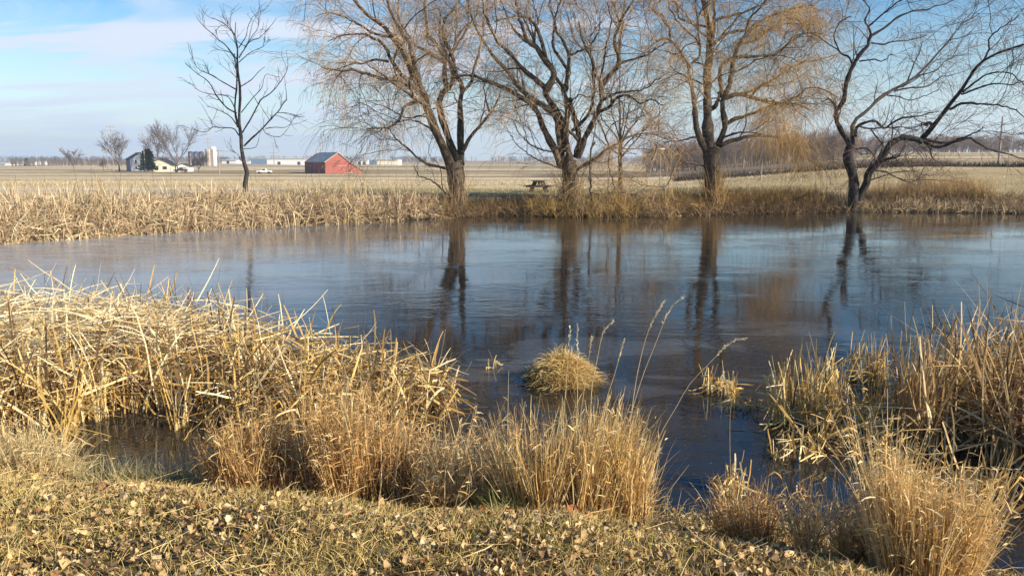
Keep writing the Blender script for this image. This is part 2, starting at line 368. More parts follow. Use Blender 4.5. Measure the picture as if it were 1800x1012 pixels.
def spawn(P, r, per_m, lo, hi, ang, seg, t0=.15, grav=0, jit=.1, up=0.0, gpow=1.0, rmul=.5, taper=True, angvar=.25, maxr=1):
    """children along strands P [N,S,3] with radii r [N,S]"""
    ln = np.linalg.norm(np.diff(P, axis=1), axis=2).sum(1); cnt = rng.poisson(np.maximum(ln * per_m, .01)); tot = cnt.sum()
    pi = np.repeat(np.arange(len(P)), cnt); t = (t0 + (1 - t0) * rng.random(tot) ** .8) * (P.shape[1] - 1) * .999
    i = t.astype(int); f = (t - i)[:, None]
    base = P[pi, i] * (1 - f) + P[pi, i + 1] * f; T = nrm(P[pi, i + 1] - P[pi, i]); rr = r[pi, i]
    U = nrm(np.cross(T, rng.normal(size=(tot, 3)))); a = ang + rng.normal(size=(tot, 1)) * angvar
    d = T * np.cos(a) + U * np.sin(a); d[:, 2] += up
    L_ = lo + (hi - lo) * rng.random(tot)
    Pc = walk(base, d, L_, seg, grav, jit, gpow)
    r0 = np.minimum(rr * rmul, maxr)[:, None]
    rc = r0 * np.linspace(1, .35, seg + 1)[None, :]
    return Pc, rc

def make_tree(name, label, Y0, trunk, trunk_r, limbs, spec, cat='tree', group=None, bark=(.105, .08, .058)):
    """trunk: pixel polyline; limbs: list of (pixel polyline, radius px start, radius px end)"""
    sc = Y0 / FPX
    tp = [at(u, v, Y0) for u, v in trunk]
    base = tp[0].copy(); base[2] = gz(base[0], base[1]) - .05
    if tp[0][2] > base[2]: tp = [base] + tp
    root = empty(name, tuple(base)); tag(root, label, cat, group)
    G = Geo()
    P = resample(tp, 16)[None]
    rr = np.interp(np.linspace(0, 1, 16), np.linspace(0, 1, len(trunk_r)), trunk_r) * sc
    P = P + rng.normal(size=P.shape) * .012
    V, Qd, Cc = tubes(P, rr[None], 12, cols(1, [bark], [1], 0)); V += rng.normal(size=V.shape) * rr.mean() * .07; G.add(V, Qd, Cc)
    LP, LR = [], []
    ends = {}
    for i, lb in enumerate(limbs):
        pts, ra, rb = lb[:3]; key = lb[3] if len(lb) > 3 else None; par = lb[4] if len(lb) > 4 else None
        y0 = ends.get(par, (0, 0))[0]
        sl_ = rng.uniform(.15, .6) * (1 if i % 2 else -1) if par is None else ends[par][1] + rng.uniform(-.45, .45)
        p, ye = limb3d(pts, Y0, sl_, y0 if par is None else y0 * .5, spec.get('wob', .028))
        if key: ends[key] = (ye, sl_)
        LP.append(p); LR.append(np.linspace(ra, rb, NL) * sc * spec.get('thick', 1.08) * (1 + .10 * rng.normal(size=NL)))
    # limbs that run towards and away from the viewer, so the crown is as deep as it is wide
    for i in range(spec.get('extra', 6)):
        k = rng.integers(len(limbs)); src = LP[k]; j = rng.integers(2, 8); b = src[j]
        ax = 1 if i % 2 else -1
        d = np.array([rng.normal() * .5, ax * rng.uniform(.6, 1.2), rng.uniform(.5, 1.2)])
        p = walk(b[None], nrm(d)[None], np.array([rng.uniform(2.0, spec.get('exlen', 4.5))]), NL - 1, spec.get('exgrav', .05), .12)[0]
        LP.append(p); LR.append(np.linspace(LR[k][j] * .7, LR[k][j] * .2, NL))
    LP = np.array(LP); LR = np.array(LR)
    V, Qd, Cc = tubes(LP, LR, 7, cols(len(LP), [bark], [1], .12)); G.add(V, Qd, Cc)
    G.build('trunk', M_bark, root)
    H = Geo(); P, r = LP, LR
    for lv in spec['levels']:
        P2, r2 = spawn(P, r, **lv['k'])
        r2 = np.maximum(r2, lv['minr'])
        V, Qd, Cc = tubes(P2, r2, 3, cols(len(P2), lv['pal'], lv['w'], .2)); H.add(V, Qd, Cc)
        if lv.get('both'):
            P = np.concatenate([P2, resample_set(P, P2.shape[1])]); r = np.concatenate([r2, np.repeat(r.min(1)[:, None], P2.shape[1], 1)])
        else: P, r = P2, r2
    H.build('crown', M_twig, root)
    return root, LP, LR
def resample_set(P, n):
    t = np.linspace(0, P.shape[1] - 1.001, n); i = t.astype(int); f = (t - i)[None, :, None]
    return P[:, i] * (1 - f) + P[:, i + 1] * f

def shoots(root, x, y, rad, n, h, pal, wts, width=.008, lean=.35, name='shoots', grav=.12, hmin=.35):
    a = rng.random(n) * 2 * math.pi; q = rad * rng.random(n) ** .6
    b = np.stack([x + np.cos(a) * q, y + np.sin(a) * q, 0 * a], -1); b[:, 2] = terrain(b[:, 0], b[:, 1]) - .02
    d = np.stack([np.cos(a) * lean * rng.random(n), np.sin(a) * lean * rng.random(n), np.ones(n)], -1) + rng.normal(size=(n, 3)) * .15
    P = walk(b, d, h * (hmin + (1 - hmin) * rng.random(n)), 6, grav * rng.random(n), .10)
    V, Qd, Cc = tubes(P, width * np.linspace(1, .4, 7)[None, :] * (.6 + .8 * rng.random((n, 1))), 3, cols(n, pal, wts, .2))
    G = Geo(); G.add(V, Qd, Cc); return G.build(name, M_twig, root)

TWIG_TAN = [(.57, .38, .20), (.41, .28, .16), (.23, .165, .11)]
TWIG_GOLD = [(.52, .33, .12), (.40, .25, .10), (.22, .14, .08)]
TWIG_DARK = [(.16, .11, .09), (.11, .08, .07), (.22, .15, .10)]
def willow_spec(pal, w, dens=1.0, hang=1.0, extra=7, droop=1.0):
    return dict(extra=extra, exlen=4.5, thick=.97, levels=[
        dict(k=dict(per_m=.45, lo=.9, hi=2.9, ang=.7, seg=12, t0=.2, grav=.02, jit=.17, up=.2, rmul=.5, maxr=.045), minr=.016, pal=[(.07, .055, .045), (.10, .075, .055)], w=[1, 1], both=True),
        dict(k=dict(per_m=1.5 * dens, lo=.7, hi=2.1, ang=.75, seg=7, t0=.28, grav=.03, jit=.13, up=.22, rmul=.45, maxr=.028), minr=.010, pal=[(.09, .07, .055), (.13, .095, .06)], w=[1, 1], both=True),
        dict(k=dict(per_m=2.6 * dens, lo=.45, hi=1.4, ang=.65, seg=6, t0=.15, grav=.08 * droop, jit=.14, up=.05, rmul=.5, maxr=.013), minr=.0060, pal=pal, w=w),
        dict(k=dict(per_m=4.4 * dens, lo=.35, hi=1.15 * hang, ang=.5, seg=6, t0=.25, grav=.34 * droop, jit=.08, up=.0, rmul=.6, maxr=.007), minr=.0042, pal=pal, w=w)])

# --- willow beside the barn
W1 = [([(792,292),(780,261),(766,231),(756,202),(743,164),(731,142),(717,112),(706,87),(688,63),(676,47),(646,26),(625,4),(600,-30)], 9, 1.6, 'A'),
 ([(743,166),(735,158),(704,142),(672,138),(648,130),(625,124),(599,124),(581,122),(562,118)], 4.5, .8, None, 'A'),
 ([(752,186),(730,174),(714,162),(686,144),(668,128),(640,110)], 3.5, .8, None, 'A'),
 ([(741,160),(735,136),(729,118),(724,93),(720,75),(702,50),(690,25),(682,0),(678,-30)], 5, 1.2, None, 'A'),
 ([(724,150),(714,148),(704,130),(690,110),(680,89),(668,73),(648,63),(631,57),(598,60),(575,72)], 4, .8, None, 'A'),
 ([(684,109),(658,105),(637,112),(617,112),(595,120),(568,130)], 2.5, .6, None, 'A'),
 ([(690,66),(660,60),(625,40),(590,25),(560,30)], 2.5, .6, None, 'A'),
 ([(806,286),(792,254),(782,226),(775,202),(773,174),(785,157),(797,146),(799,118),(795,97),(791,87),(781,65),(779,49),(787,30),(805,12),(820,-20)], 7.5, 1.4, 'B'),
 ([(785,157),(781,128),(781,107),(763,75),(751,65),(749,45),(747,20),(748,-25)], 5, 1.3, None, 'B'),
 ([(781,110),(763,99),(749,87),(731,81),(724,69),(708,47),(700,20),(705,-20)], 3.2, .9, None, 'B'),
 ([(795,95),(802,70),(815,50),(835,30),(842,0),(850,-25)], 2.8, .9, None, 'B'),
 ([(810,290),(810,257),(809,221),(809,188),(811,168),(812,150),(805,138),(793,122),(788,100),(770,60),(772,20)], 7, 1.4, 'C'),
 ([(812,164),(828,144),(832,124),(840,95),(848,60),(852,20),(865,-20)], 3.2, .9, None, 'C'),
 ([(812,268),(827,242),(846,221),(863,200),(874,183),(880,160)], 4, .9, 'D'),
 ([(862,202),(856,176),(852,150),(860,125)], 2, .7, None, 'D'),
 ([(750,184),(744,181),(723,181),(711,188),(704,207),(690,221),(671,225),(645,227)], 3.4, .8),
 ([(786,296),(758,290),(742,284),(725,271),(706,254),(690,240),(682,226)], 3.0, .7),
 ([(784,342),(761,318),(737,309),(728,290)], 1.6, .6),
 ([(758,206),(735,204),(715,207),(680,190),(650,180)], 2, .6),
 ([(770,240),(750,222),(725,212),(700,216),(675,235)], 2, .6)]
# --- willow behind the picnic table's right end
W2 = [([(985,294),(977,268),(963,242),(951,219),(942,196),(921,177),(889,158),(862,146),(840,137),(820,135),(800,138)], 6.5, 1.8, 'A'),
 ([(989,283),(982,245),(978,209),(967,197),(947,182),(923,166),(907,148),(889,124),(866,103),(852,83),(840,61),(825,30),(812,-10)], 6.5, 1.3, 'B'),
 ([(994,264),(991,233),(984,204),(962,174),(958,156),(935,136),(919,120),(895,89),(873,67),(861,37),(848,5)], 6.5, 1.2, 'C'),
 ([(960,160),(974,130),(958,105),(943,83),(927,71),(917,36),(907,0),(900,-25)], 6, 1.5, 'D', 'C'),
 ([(927,75),(909,59),(895,36),(883,4),(876,-20)], 2.6, .8, None, 'D'),
 ([(938,80),(942,55),(948,30),(940,-5)], 2.6, .8, None, 'D'),
 ([(1003,284),(996,250),(996,221),(999,193),(996,174),(988,150),(976,134),(972,120)], 6, 3, 'E'),
 ([(994,160),(998,128),(1000,110),(998,91),(988,73),(975,40),(985,-5)], 4, 1, None, 'E'),
 ([(1000,126),(982,99),(972,79),(976,45),(968,10),(972,-20)], 3, .9, None, 'E'),
 ([(998,100),(1015,92),(1035,84),(1050,60),(1055,25)], 2.4, .8, None, 'E'),
 ([(1013,276),(1017,245),(1010,212),(1003,192),(1000,174)], 6, 3.5, 'F'),
 ([(1006,230),(1022,216),(1036,197),(1042,170),(1044,150),(1040,110),(1030,70)], 3.5, .9, None, 'F'),
 ([(1015,276),(1027,245),(1043,214),(1053,188),(1058,164),(1055,146),(1045,130),(1040,103),(1028,80),(1020,40)], 6.5, 1.2, 'G'),
 ([(1058,150),(1073,130),(1087,114),(1085,95),(1079,75),(1089,39),(1101,16),(1113,-5)], 4.8, 1.2, 'H', 'G'),
 ([(1086,112),(1107,105),(1136,95),(1156,79),(1170,70)], 2.4, .7, None, 'H'),
 ([(1089,40),(1080,15),(1070,-15)], 1.8, .7, None, 'H'),
 ([(1051,198),(1071,188),(1083,174),(1103,169),(1124,184),(1146,178),(1165,190)], 3, .7, None, 'G'),
 ([(1060,176),(1085,164),(1116,161),(1136,156),(1160,136)], 2.6, .7, None, 'G'),
 ([(1055,138),(1060,120),(1067,83),(1076,40),(1072,5)], 2.2, .8, None, 'G'),
 ([(1010,300),(1041,283),(1062,266),(1088,250),(1112,238),(1141,235),(1160,238),(1178,248)], 3.4, .7),
 ([(1046,250),(1038,265),(1036,300),(1036,335),(1037,354)], 1.8, 1.6),
 ([(1053,212),(1064,240),(1071,262),(1068,290),(1075,318),(1081,342)], 1.8, .8),
 ([(986,296),(944,280),(927,268),(911,254),(896,233)], 1.8, .6),
 ([(982,270),(950,262),(930,252),(910,228),(903,208)], 1.6, .6)]
# --- big golden willow
W3 = [([(1244,272),(1231,245),(1224,219),(1221,185),(1217,156),(1212,135),(1210,115),(1202,102),(1193,87),(1176,72),(1158,73),(1134,93)], 6.5, 1, 'A'),
 ([(1178,73),(1177,50),(1162,32),(1143,13),(1130,-10)], 2.4, .8, None, 'A'),
 ([(1210,116),(1223,106),(1230,96),(1226,72),(1195,43),(1180,20),(1170,-5)], 2.6, .8, None, 'A'),
 ([(1250,262),(1244,235),(1243,206),(1243,163),(1243,122),(1246,87),(1245,59),(1239,26),(1234,0),(1230,-30)], 10, 3.5, 'B'),
 ([(1250,76),(1254,60),(1255,39),(1254,0),(1257,-25)], 3.5, 1.5, None, 'B'),
 ([(1250,80),(1280,59),(1310,55),(1340,48),(1370,55)], 3.6, .8, None, 'B'),
 ([(1246,47),(1260,35),(1286,28),(1321,17),(1350,5)], 3, .8, None, 'B'),
 ([(1243,48),(1221,43),(1195,32),(1190,8),(1180,-15)], 2.4, .8, None, 'B'),
 ([(1240,150),(1217,141),(1204,135),(1182,124),(1176,104)], 2, .7, None, 'B'),
 ([(1262,256),(1275,221),(1270,195),(1271,174),(1282,152),(1287,122),(1291,104),(1297,80),(1315,63),(1332,41),(1365,26),(1397,15),(1430,12)], 6.5, 1.2, 'C'),
 ([(1269,172),(1265,135),(1269,113),(1286,102),(1321,99),(1356,96),(1380,80),(1397,67),(1420,58),(1445,62)], 4, .9, None, 'C'),
 ([(1272,174),(1295,166),(1317,170),(1347,178),(1371,180),(1404,167),(1421,154),(1450,156),(1475,170)], 4.2, .9, 'K', 'C'),
 ([(1272,222),(1290,210),(1308,204),(1343,191),(1362,184),(1390,182),(1420,195)], 4, .9, None, 'C'),
 ([(1285,168),(1317,161),(1347,148),(1376,130),(1402,115),(1450,102),(1475,95)], 2.8, .8, None, 'C'),
 ([(1287,128),(1310,118),(1335,104),(1370,100),(1400,110)], 2.2, .7, None, 'C'),
 ([(1300,78),(1330,70),(1360,48),(1400,42),(1440,48)], 2.4, .8, None, 'C'),
 ([(1310,62),(1320,30),(1350,5),(1375,-20)], 2.4, .8, None, 'C'),
 ([(1266,256),(1280,249),(1294,245),(1322,238),(1351,238),(1381,242),(1398,258),(1405,280)], 4.2, .9),
 ([(1270,242),(1298,233),(1322,233),(1345,236)], 2.2, .8),
 ([(1240,245),(1222,241),(1194,247),(1165,248)], 2.2, .7),
 ([(1243,294),(1218,287),(1201,287),(1185,299),(1179,316),(1166,338)], 1.8, .8)]
# --- dark leaning willow on the right
W4 = [([(1496,262),(1487,242),(1475,222),(1469,199),(1484,176),(1488,148),(1496,124),(1500,114),(1514,94),(1526,78),(1532,62)], 5, 2.6, 'A'),
 ([(1532,62),(1540,58),(1556,48),(1578,30),(1604,19),(1632,14),(1660,6),(1690,-8)], 2.5, .7, None, 'A'),
 ([(1532,62),(1526,48),(1520,34),(1528,14),(1516,-5)], 2.2, .8, 'AL', 'A'),
 ([(1526,47),(1548,28),(1578,0),(1592,-16)], 1.8, .7, None, 'A'),
 ([(1498,112),(1492,100),(1478,92),(1471,74),(1468,58),(1480,34),(1500,26)], 2, .6, None, 'A'),
 ([(1510,108),(1538,105),(1552,108),(1568,96)], 1.4, .8, None, 'A'),
 ([(1532,76),(1552,78),(1572,72),(1604,69),(1630,60)], 1.6, .6, None, 'A'),
 ([(1500,254),(1499,217),(1522,198),(1544,176),(1568,160),(1592,148),(1610,136),(1640,106),(1666,76),(1684,50),(1706,34),(1720,26)], 4, .7, 'B'),
 ([(1572,160),(1600,154),(1632,152),(1652,138),(1680,132)], 1.8, .6, None, 'B'),
 ([(1594,146),(1602,124),(1614,94),(1622,74)], 1.6, .6, None, 'B'),
 ([(1612,134),(1644,124),(1660,108),(1682,94)], 1.6, .6, None, 'B'),
 ([(1560,168),(1580,170),(1596,177),(1622,170),(1645,160)], 1.4, .6, None, 'B'),
 ([(1504,240),(1508,222),(1537,213),(1554,226),(1583,209),(1612,205),(1640,198)], 2.8, .8, 'C'),
 ([(1508,222),(1529,226),(1568,224),(1612,226)], 1.6, .6, None, 'C'),
 ([(1508,352),(1523,322),(1529,307),(1544,286),(1556,267),(1568,249),(1589,240),(1621,246)], 6.5, 5, 'D'),
 ([(1619,246),(1635,228),(1658,200),(1678,172),(1692,154),(1706,132),(1718,114),(1740,100),(1768,88),(1800,77),(1830,65)], 4.4, .9, 'U', 'D'),
 ([(1728,108),(1738,88),(1740,66),(1768,44),(1790,28)], 1.7, .6, None, 'U'),
 ([(1692,162),(1720,140),(1738,130),(1764,128),(1788,142),(1802,160)], 1.8, .6, None, 'U'),
 ([(1690,166),(1724,154),(1748,148),(1780,148),(1812,140)], 1.8, .6, None, 'U'),
 ([(1670,192),(1692,182),(1720,183),(1760,186),(1788,196),(1808,214)], 2.2, .6, None, 'U'),
 ([(1622,247),(1649,259),(1680,247),(1710,236),(1726,227)], 3, .9, 'V', 'D'),
 ([(1625,245),(1664,251),(1705,242),(1713,248),(1739,263),(1772,270),(1802,283)], 3, .8, None, 'D'),
 ([(1628,252),(1635,263),(1641,278),(1656,284)], 1.6, .6, None, 'D'),
 ([(1531,228),(1556,259),(1585,288),(1600,292)], 1.7, .6),
 ([(1503,262),(1523,261),(1535,274),(1538,290)], 1.5, .7),
 ([(1530,300),(1560,303),(1597,319),(1628,307)], 1.7, .6),
 ([(1520,320),(1550,310),(1580,300),(1610,300)], 1.4, .6)]
GW = 'large bare willows along the far bank'
r1, LP1, LR1 = make_tree('willow_tree', 'bare tan willow with three upright stems, nearest the red barn', 36.2, [(803,384),(803,350),(802,320),(800,300),(799,284)], [16, 14, 13, 15, 14], W1,
    willow_spec(TWIG_TAN, [2, 3, 3], 1.0, 1.1), group=GW)
shoots(r1, r1.location.x, r1.location.y, .5, 150, 2.0, TWIG_TAN, [3, 2, 1], .008, .16)
r2, LP2, LR2 = make_tree('willow_tree', 'broad bare willow right of the picnic table with six fanning stems', 36.6, [(1001,382),(1001,350),(1002,320),(1002,300),(1001,282)], [15, 13, 13, 14, 13], W2,
    willow_spec(TWIG_TAN, [2, 3, 3], 1.0, 1.0), group=GW)
shoots(r2, r2.location.x, r2.location.y, .5, 240, 2.2, [(.44, .29, .11), (.30, .20, .09), (.16, .11, .07)], [3, 2, 1], .008, .16)
r3, LP3, LR3 = make_tree('willow_tree', 'thick trunked willow with golden hanging twigs on its right side', 37.6, [(1253,374),(1252,340),(1252,310),(1251,285),(1252,262)], [14, 13, 12.5, 14, 16], W3,
    willow_spec(TWIG_GOLD, [3, 3, 2], 1.1, 1.25, 9, .9), group=GW)
shoots(r3, r3.location.x, r3.location.y, .48, 260, 2.4, TWIG_GOLD, [3, 2, 2], .008, .14)
r4, LP4, LR4 = make_tree('willow_tree', 'dark leaning willow with a long crooked limb bent to the right', 38.6, [(1501,368),(1500,345),(1500,315),(1495,294),(1490,276),(1495,258)], [11, 9, 8, 8, 9, 7], W4,
    willow_spec(TWIG_DARK, [3, 3, 2], .72, 1.0, 6, .6), group=GW, bark=(.05, .043, .04))
# golden curtains of hanging twigs on the third willow
def curtain(root, pts, Y0, n, lo, hi, pal, w, spread=.5, name='hanging_twigs', width=.0048):
    p = resample(pts, 30); q = np.array([at(a, b, Y0) for a, b in p]); i = rng.integers(0, 30, n)
    b = q[i] + rng.normal(size=(n, 3)) * np.array([.12, spread, .10])
    d = rng.normal(size=(n, 3)) * .5; d[:, 2] += .1
    P = walk(b, d, lo + (hi - lo) * rng.random(n), 8, .42, .06, .3)
    V, Qd, Cc = tubes(P, np.full((n, 9), width) * np.linspace(1, .5, 9), 3, cols(n, pal, w, .2)); G = Geo(); G.add(V, Qd, Cc); return G.build(name, M_twig, root)
curtain(r3, [(1322,238),(1340,200),(1352,192),(1365,215),(1385,245),(1398,258)], 37.2, 700, 1.0, 2.6, TWIG_GOLD, [3, 2, 1], .7)
curtain(r3, [(1290,170),(1330,150),(1380,120),(1430,110)], 37.0, 500, .6, 1.6, TWIG_GOLD, [3, 2, 1], .9)
curtain(r3, [(1300,80),(1340,45),(1400,20),(1450,40)], 37.0, 550, .5, 1.4, TWIG_GOLD, [3, 2, 1], .9)
curtain(r1, [(570,118),(600,124),(650,130),(700,142),(735,158)], 36.0, 420, .5, 2.2, TWIG_TAN, [2, 2, 3], .7, width=.0045)
curtain(r1, [(645,227),(690,222),(712,190),(744,182)], 36.0, 260, .5, 1.9, TWIG_TAN, [2, 2, 3], .6, width=.0045)
curtain(r2, [(1041,283),(1062,266),(1088,250)], 36.4, 220, .5, 1.2, TWIG_GOLD, [3, 2, 1], .4)
curtain(r2, [(850,140),(889,158),(921,177)], 36.4, 160, .6, 2.2, TWIG_TAN, [2, 2, 3], .6, width=.0045)

# --- slim bare tree on the left bank
LT = [([(429,257),(443,243),(462,226),(479,207),(488,198),(497,183),(504,171),(502,157)], 2.3, .7, 'A'),
 ([(467,226),(483,224),(500,224),(512,218)], 1, .5, None, 'A'), ([(488,198),(510,200),(528,207)], .9, .5, None, 'A'), ([(462,226),(470,236),(492,240),(505,228)], .8, .5, None, 'A'),
 ([(426,233),(443,205),(453,186),(462,173),(476,164),(493,145),(502,129),(507,111)], 1.8, .6, 'B'),
 ([(415,199),(398,189),(381,169),(367,145),(343,128),(325,112)], 1.9, .6, 'C'),
 ([(414,157),(393,145),(372,132),(350,122),(336,102)], 1.5, .5),
 ([(420,238),(410,226),(388,225),(374,224),(362,232),(348,230),(339,224)], 1.4, .5, 'E'), ([(374,224),(371,212)], .7, .5, None, 'E'),
 ([(417,221),(405,205),(384,193),(363,186)], 1.3, .5), ([(414,192),(400,170),(377,167),(351,161),(332,145)], 1.2, .5),
 ([(413,102),(398,81),(386,72),(374,61),(361,50),(350,40),(343,30)], 1.6, .5), ([(414,62),(406,54),(396,44),(386,37),(370,30)], 1.1, .45),
 ([(420,102),(430,86),(441,72),(456,67),(468,55),(481,40),(486,32)], 1.5, .5, 'F'), ([(420,110),(437,95),(450,88),(463,81),(466,71)], 1.1, .5),
 ([(430,84),(442,66),(451,54),(455,42),(456,32)], 1.1, .45, None, 'F'), ([(420,84),(432,64),(434,51),(440,36),(445,28)], 1.2, .45),
 ([(422,153),(441,141),(455,126),(465,117)], 1.3, .5), ([(424,198),(443,174),(460,155),(465,134),(472,129)], 1.3, .5),
 ([(427,262),(448,259),(455,243)], 1, .5), ([(424,284),(417,271),(405,266)], .8, .45),
 ([(418,224),(413,190),(416,150),(414,115),(411,95)], 2.4, 1.2), ([(418,92),(412,68),(406,52),(400,38),(398,30)], 1.2, .4), ([(416,104),(404,92),(384,88),(376,82)], 1, .45),
 ([(415,70),(409,55),(402,40)], .8, .4)]
DK = [(.055, .05, .05), (.075, .065, .06)]
bare_spec = dict(thick=.74, wob=.009, extra=2, exlen=2.3, exgrav=-.03, levels=[
    dict(k=dict(per_m=2.6, lo=.25, hi=.9, ang=.65, seg=6, t0=.2, grav=-.06, jit=.10, up=.12, rmul=.6, maxr=.018), minr=.008, pal=DK, w=[1, 1]),
    dict(k=dict(per_m=3.6, lo=.15, hi=.55, ang=.6, seg=4, t0=.2, grav=-.05, jit=.10, rmul=.6, maxr=.009), minr=.0055, pal=DK, w=[1, 1])])
make_tree('bare_tree', 'slim dark bare tree standing alone in the cattails on the left bank', 33.5, [(433,352),(431,323),(435,311),(433,295),(427,279),(425,262),(424,243),(421,224),(420,205),(422,181),(421,153),(418,115),(417,104),(418,88),(414,69),(412,52),(415,40)],
    [5, 4.4, 4.3, 3.9, 3.5, 3.2, 3, 2.6, 2.2, 2.1, 2.2, 2.0, 1.6, 1.3, .9, .6, .4], LT, bare_spec, bark=(.05, .047, .045))
# --- young tree between the willows
ST = [([(1090,273),(1077,264),(1053,245),(1035,225)], 1.3, .5), ([(1094,275),(1105,259),(1117,245),(1131,226),(1146,209),(1165,186)], 1.6, .5),
 ([(1091,261),(1082,238),(1065,219),(1055,202),(1046,180)], 1.4, .5), ([(1091,254),(1107,228),(1124,207),(1136,180),(1142,160)], 1.5, .5),
 ([(1093,245),(1100,214),(1105,186),(1116,160)], 1.3, .5), ([(1090,250),(1082,221),(1070,193),(1062,172)], 1.2, .5), ([(1090,240),(1078,205),(1076,170),(1080,140)], 1.1, .5),
 ([(1091,235),(1098,195),(1098,165),(1104,135)], 1.1, .5), ([(1093,262),(1115,238),(1140,222),(1165,215)], 1.1, .5)]
make_tree('bare_tree', 'young slender bare tree between the middle two willows', 42.0, [(1090,350),(1090,320),(1090,292),(1090,268),(1091,245),(1090,215),(1089,180),(1089,150),(1091,120),(1092,104)], [4.2, 3.9, 3.6, 3.6, 2.4, 1.8, 1.4, 1.0, .7, .4], ST,
    dict(extra=5, exlen=3, exgrav=-.03, levels=[
    dict(k=dict(per_m=2.0, lo=.6, hi=1.5, ang=.55, seg=5, t0=.25, grav=-.03, jit=.1, rmul=.6, maxr=.015), minr=.008, pal=[(.13, .10, .08), (.17, .12, .09)], w=[1, 1]),
    dict(k=dict(per_m=2.5, lo=.3, hi=.8, ang=.5, seg=4, t0=.2, grav=-.02, jit=.1, rmul=.6, maxr=.009), minr=.0055, pal=[(.13, .10, .08), (.2, .14, .1)], w=[1, 1])]), bark=(.16, .125, .075))

# ------------------------------------------------------------------ reeds and grasses
STRAW = [(.76, .57, .25), (.64, .43, .14), (.46, .28, .09), (.80, .67, .40), (.17, .10, .05)]
def cattails(name, bases, blades, hlo, hhi, pal, wts, lean=.18, kinkp=.6, width=.008, z=None, mat=None, parent=None, fall=(-.55, .45), klo=2, khi=6, spread=.045, seg=8, kdir=None, hx=False, hn=0.0, cs=.09, tip=(.95, .6, .12)):
    """fans of long leaf blades, many of them snapped over"""
    n0 = len(bases); n = n0 * blades
    zz = np.maximum(terrain(bases[:, 0], bases[:, 1]), 0.0) if z is None else np.full(n0, z)
    b = np.repeat(np.column_stack([bases, zz]), blades, 0) + rng.normal(size=(n, 3)) * np.array([spread, spread, 0])
    ld = np.repeat(rng.normal(size=(n0, 2)) * lean, blades, 0) + rng.normal(size=(n, 2)) * lean * .6
    d = np.column_stack([ld, np.ones(n)])
    ln = np.repeat(hlo + (hhi - hlo) * rng.random(n0), blades) * (.55 + .6 * rng.random(n))
    if hx: ln = ln * np.interp(b[:, 0], [-3.4, -2.4, -.5], [1, .9, .72])
    if hn: ln = ln * (1 - hn + 2 * hn * vnoise(b[:, 0] * .9, b[:, 1] * .9, 5))
    ki = np.where(rng.random(n) < kinkp, rng.integers(klo, khi, n), 99)
    a = rng.random(n) * 2 * math.pi if kdir is None else kdir + rng.normal(size=n) * .7 + math.pi * (rng.random(n) < .5)
    kd = nrm(np.column_stack([np.cos(a), np.sin(a), rng.uniform(fall[0], fall[1], n)]))
    P = walk(b, d, ln, seg, .02, .05, 1, (ki, kd), floor=np.repeat(zz, blades) + .015, curl=rng.normal(size=(n, 3)) * np.where(rng.random(n) < .4, cs, .02)[:, None])
    wd = width * (.55 + .8 * rng.random((n, 1))) * np.interp(np.linspace(0, 1, seg + 1), [0, .5, .85, 1], [1, *tip])[None]
    V, Qd, Cc = ribbons(P, wd, cols(n, pal, wts, .14)); G = Geo(); G.add(V, Qd, Cc)
    return G
def tufts(bases, hlo, hhi, pal, wts, width=.0022, lean=.25, grav=.05, jit=.06, seg=6, z=None, floor=None, bias=(0, 0), hs=1.0):
    n = len(bases); zz = np.maximum(terrain(bases[:, 0], bases[:, 1]), -.02) if z is None else np.full(n, z)
    b = np.column_stack([bases, zz - .01])
    d = np.column_stack([rng.normal(size=(n, 2)) * lean + np.array(bias), np.ones(n)])
    P = walk(b, d, (hlo + (hhi - hlo) * rng.random(n)) * hs, seg, grav * rng.random(n) * 2, jit, 1.3, floor=zz + .005)
    wd = width * (.6 + .8 * rng.random((n, 1))) * np.interp(np.linspace(0, 1, seg + 1), [0, .4, 1], [1, .9, .15])[None]
    return P, ribbons(P, wd, cols(n, pal, wts, .16))

# near left bed of cattails
BED_L = [(-9, 6.2), (-4.9, 6.2), (-4.1, 6.6), (-3.9, 7.2), (-3.3, 7.6), (-2.75, 7.0), (-1.9, 6.7), (-1.0, 6.9), (-.55, 7.4), (-.6, 7.9), (-.95, 8.2), (-1.75, 8.4), (-2.7, 8.9), (-4.0, 10.2), (-6.6, 10.6), (-9, 10.6)]
G = cattails('cattail_bed', sample_poly(BED_L, 1400), 6, .82, 1.05, STRAW, [2.5, 4, 4, 3, 4], .2, .82, .0082, 0.0, fall=(-.95, .35), hx=True, cs=.045, tip=(1, .85, .5))  # more dark uprights under paler thatch: interior shade put into the colours
# thatch of blades lying across the top
tb = sample_poly([(-9, 6.9), (-4.4, 7.2), (-3.2, 8.1), (-1.8, 7.5), (-1.1, 7.6), (-1.6, 8.0), (-2.6, 8.5), (-4.2, 9.8), (-9, 10.2)], 2300)
n = len(tb); a = rng.random(n) * 2 * math.pi
P = walk(np.column_stack([tb, .30 + .55 * rng.random(n) * np.interp(tb[:, 0], [-3.5, -.5], [1, .5])]), np.column_stack([np.cos(a), .6 * np.sin(a), rng.normal(size=n) * .25]), .3 + .6 * rng.random(n), 6, .06, .05, floor=.02, curl=rng.normal(size=(n, 3)) * .06)
V, Qd, Cc = ribbons(P, .0075 * (.6 + .8 * rng.random((n, 1))) * np.linspace(1, .3, 7)[None], np.where((tb[:, :1] < -2.4 - rng.random((n, 1))), cols(n, [(.80, .68, .44), (.70, .57, .34), (.58, .42, .2)], [4, 3, 1], .1), cols(n, STRAW, [5, 3, 1.5, 3, .5], .12))); G.add(V, Qd, Cc)
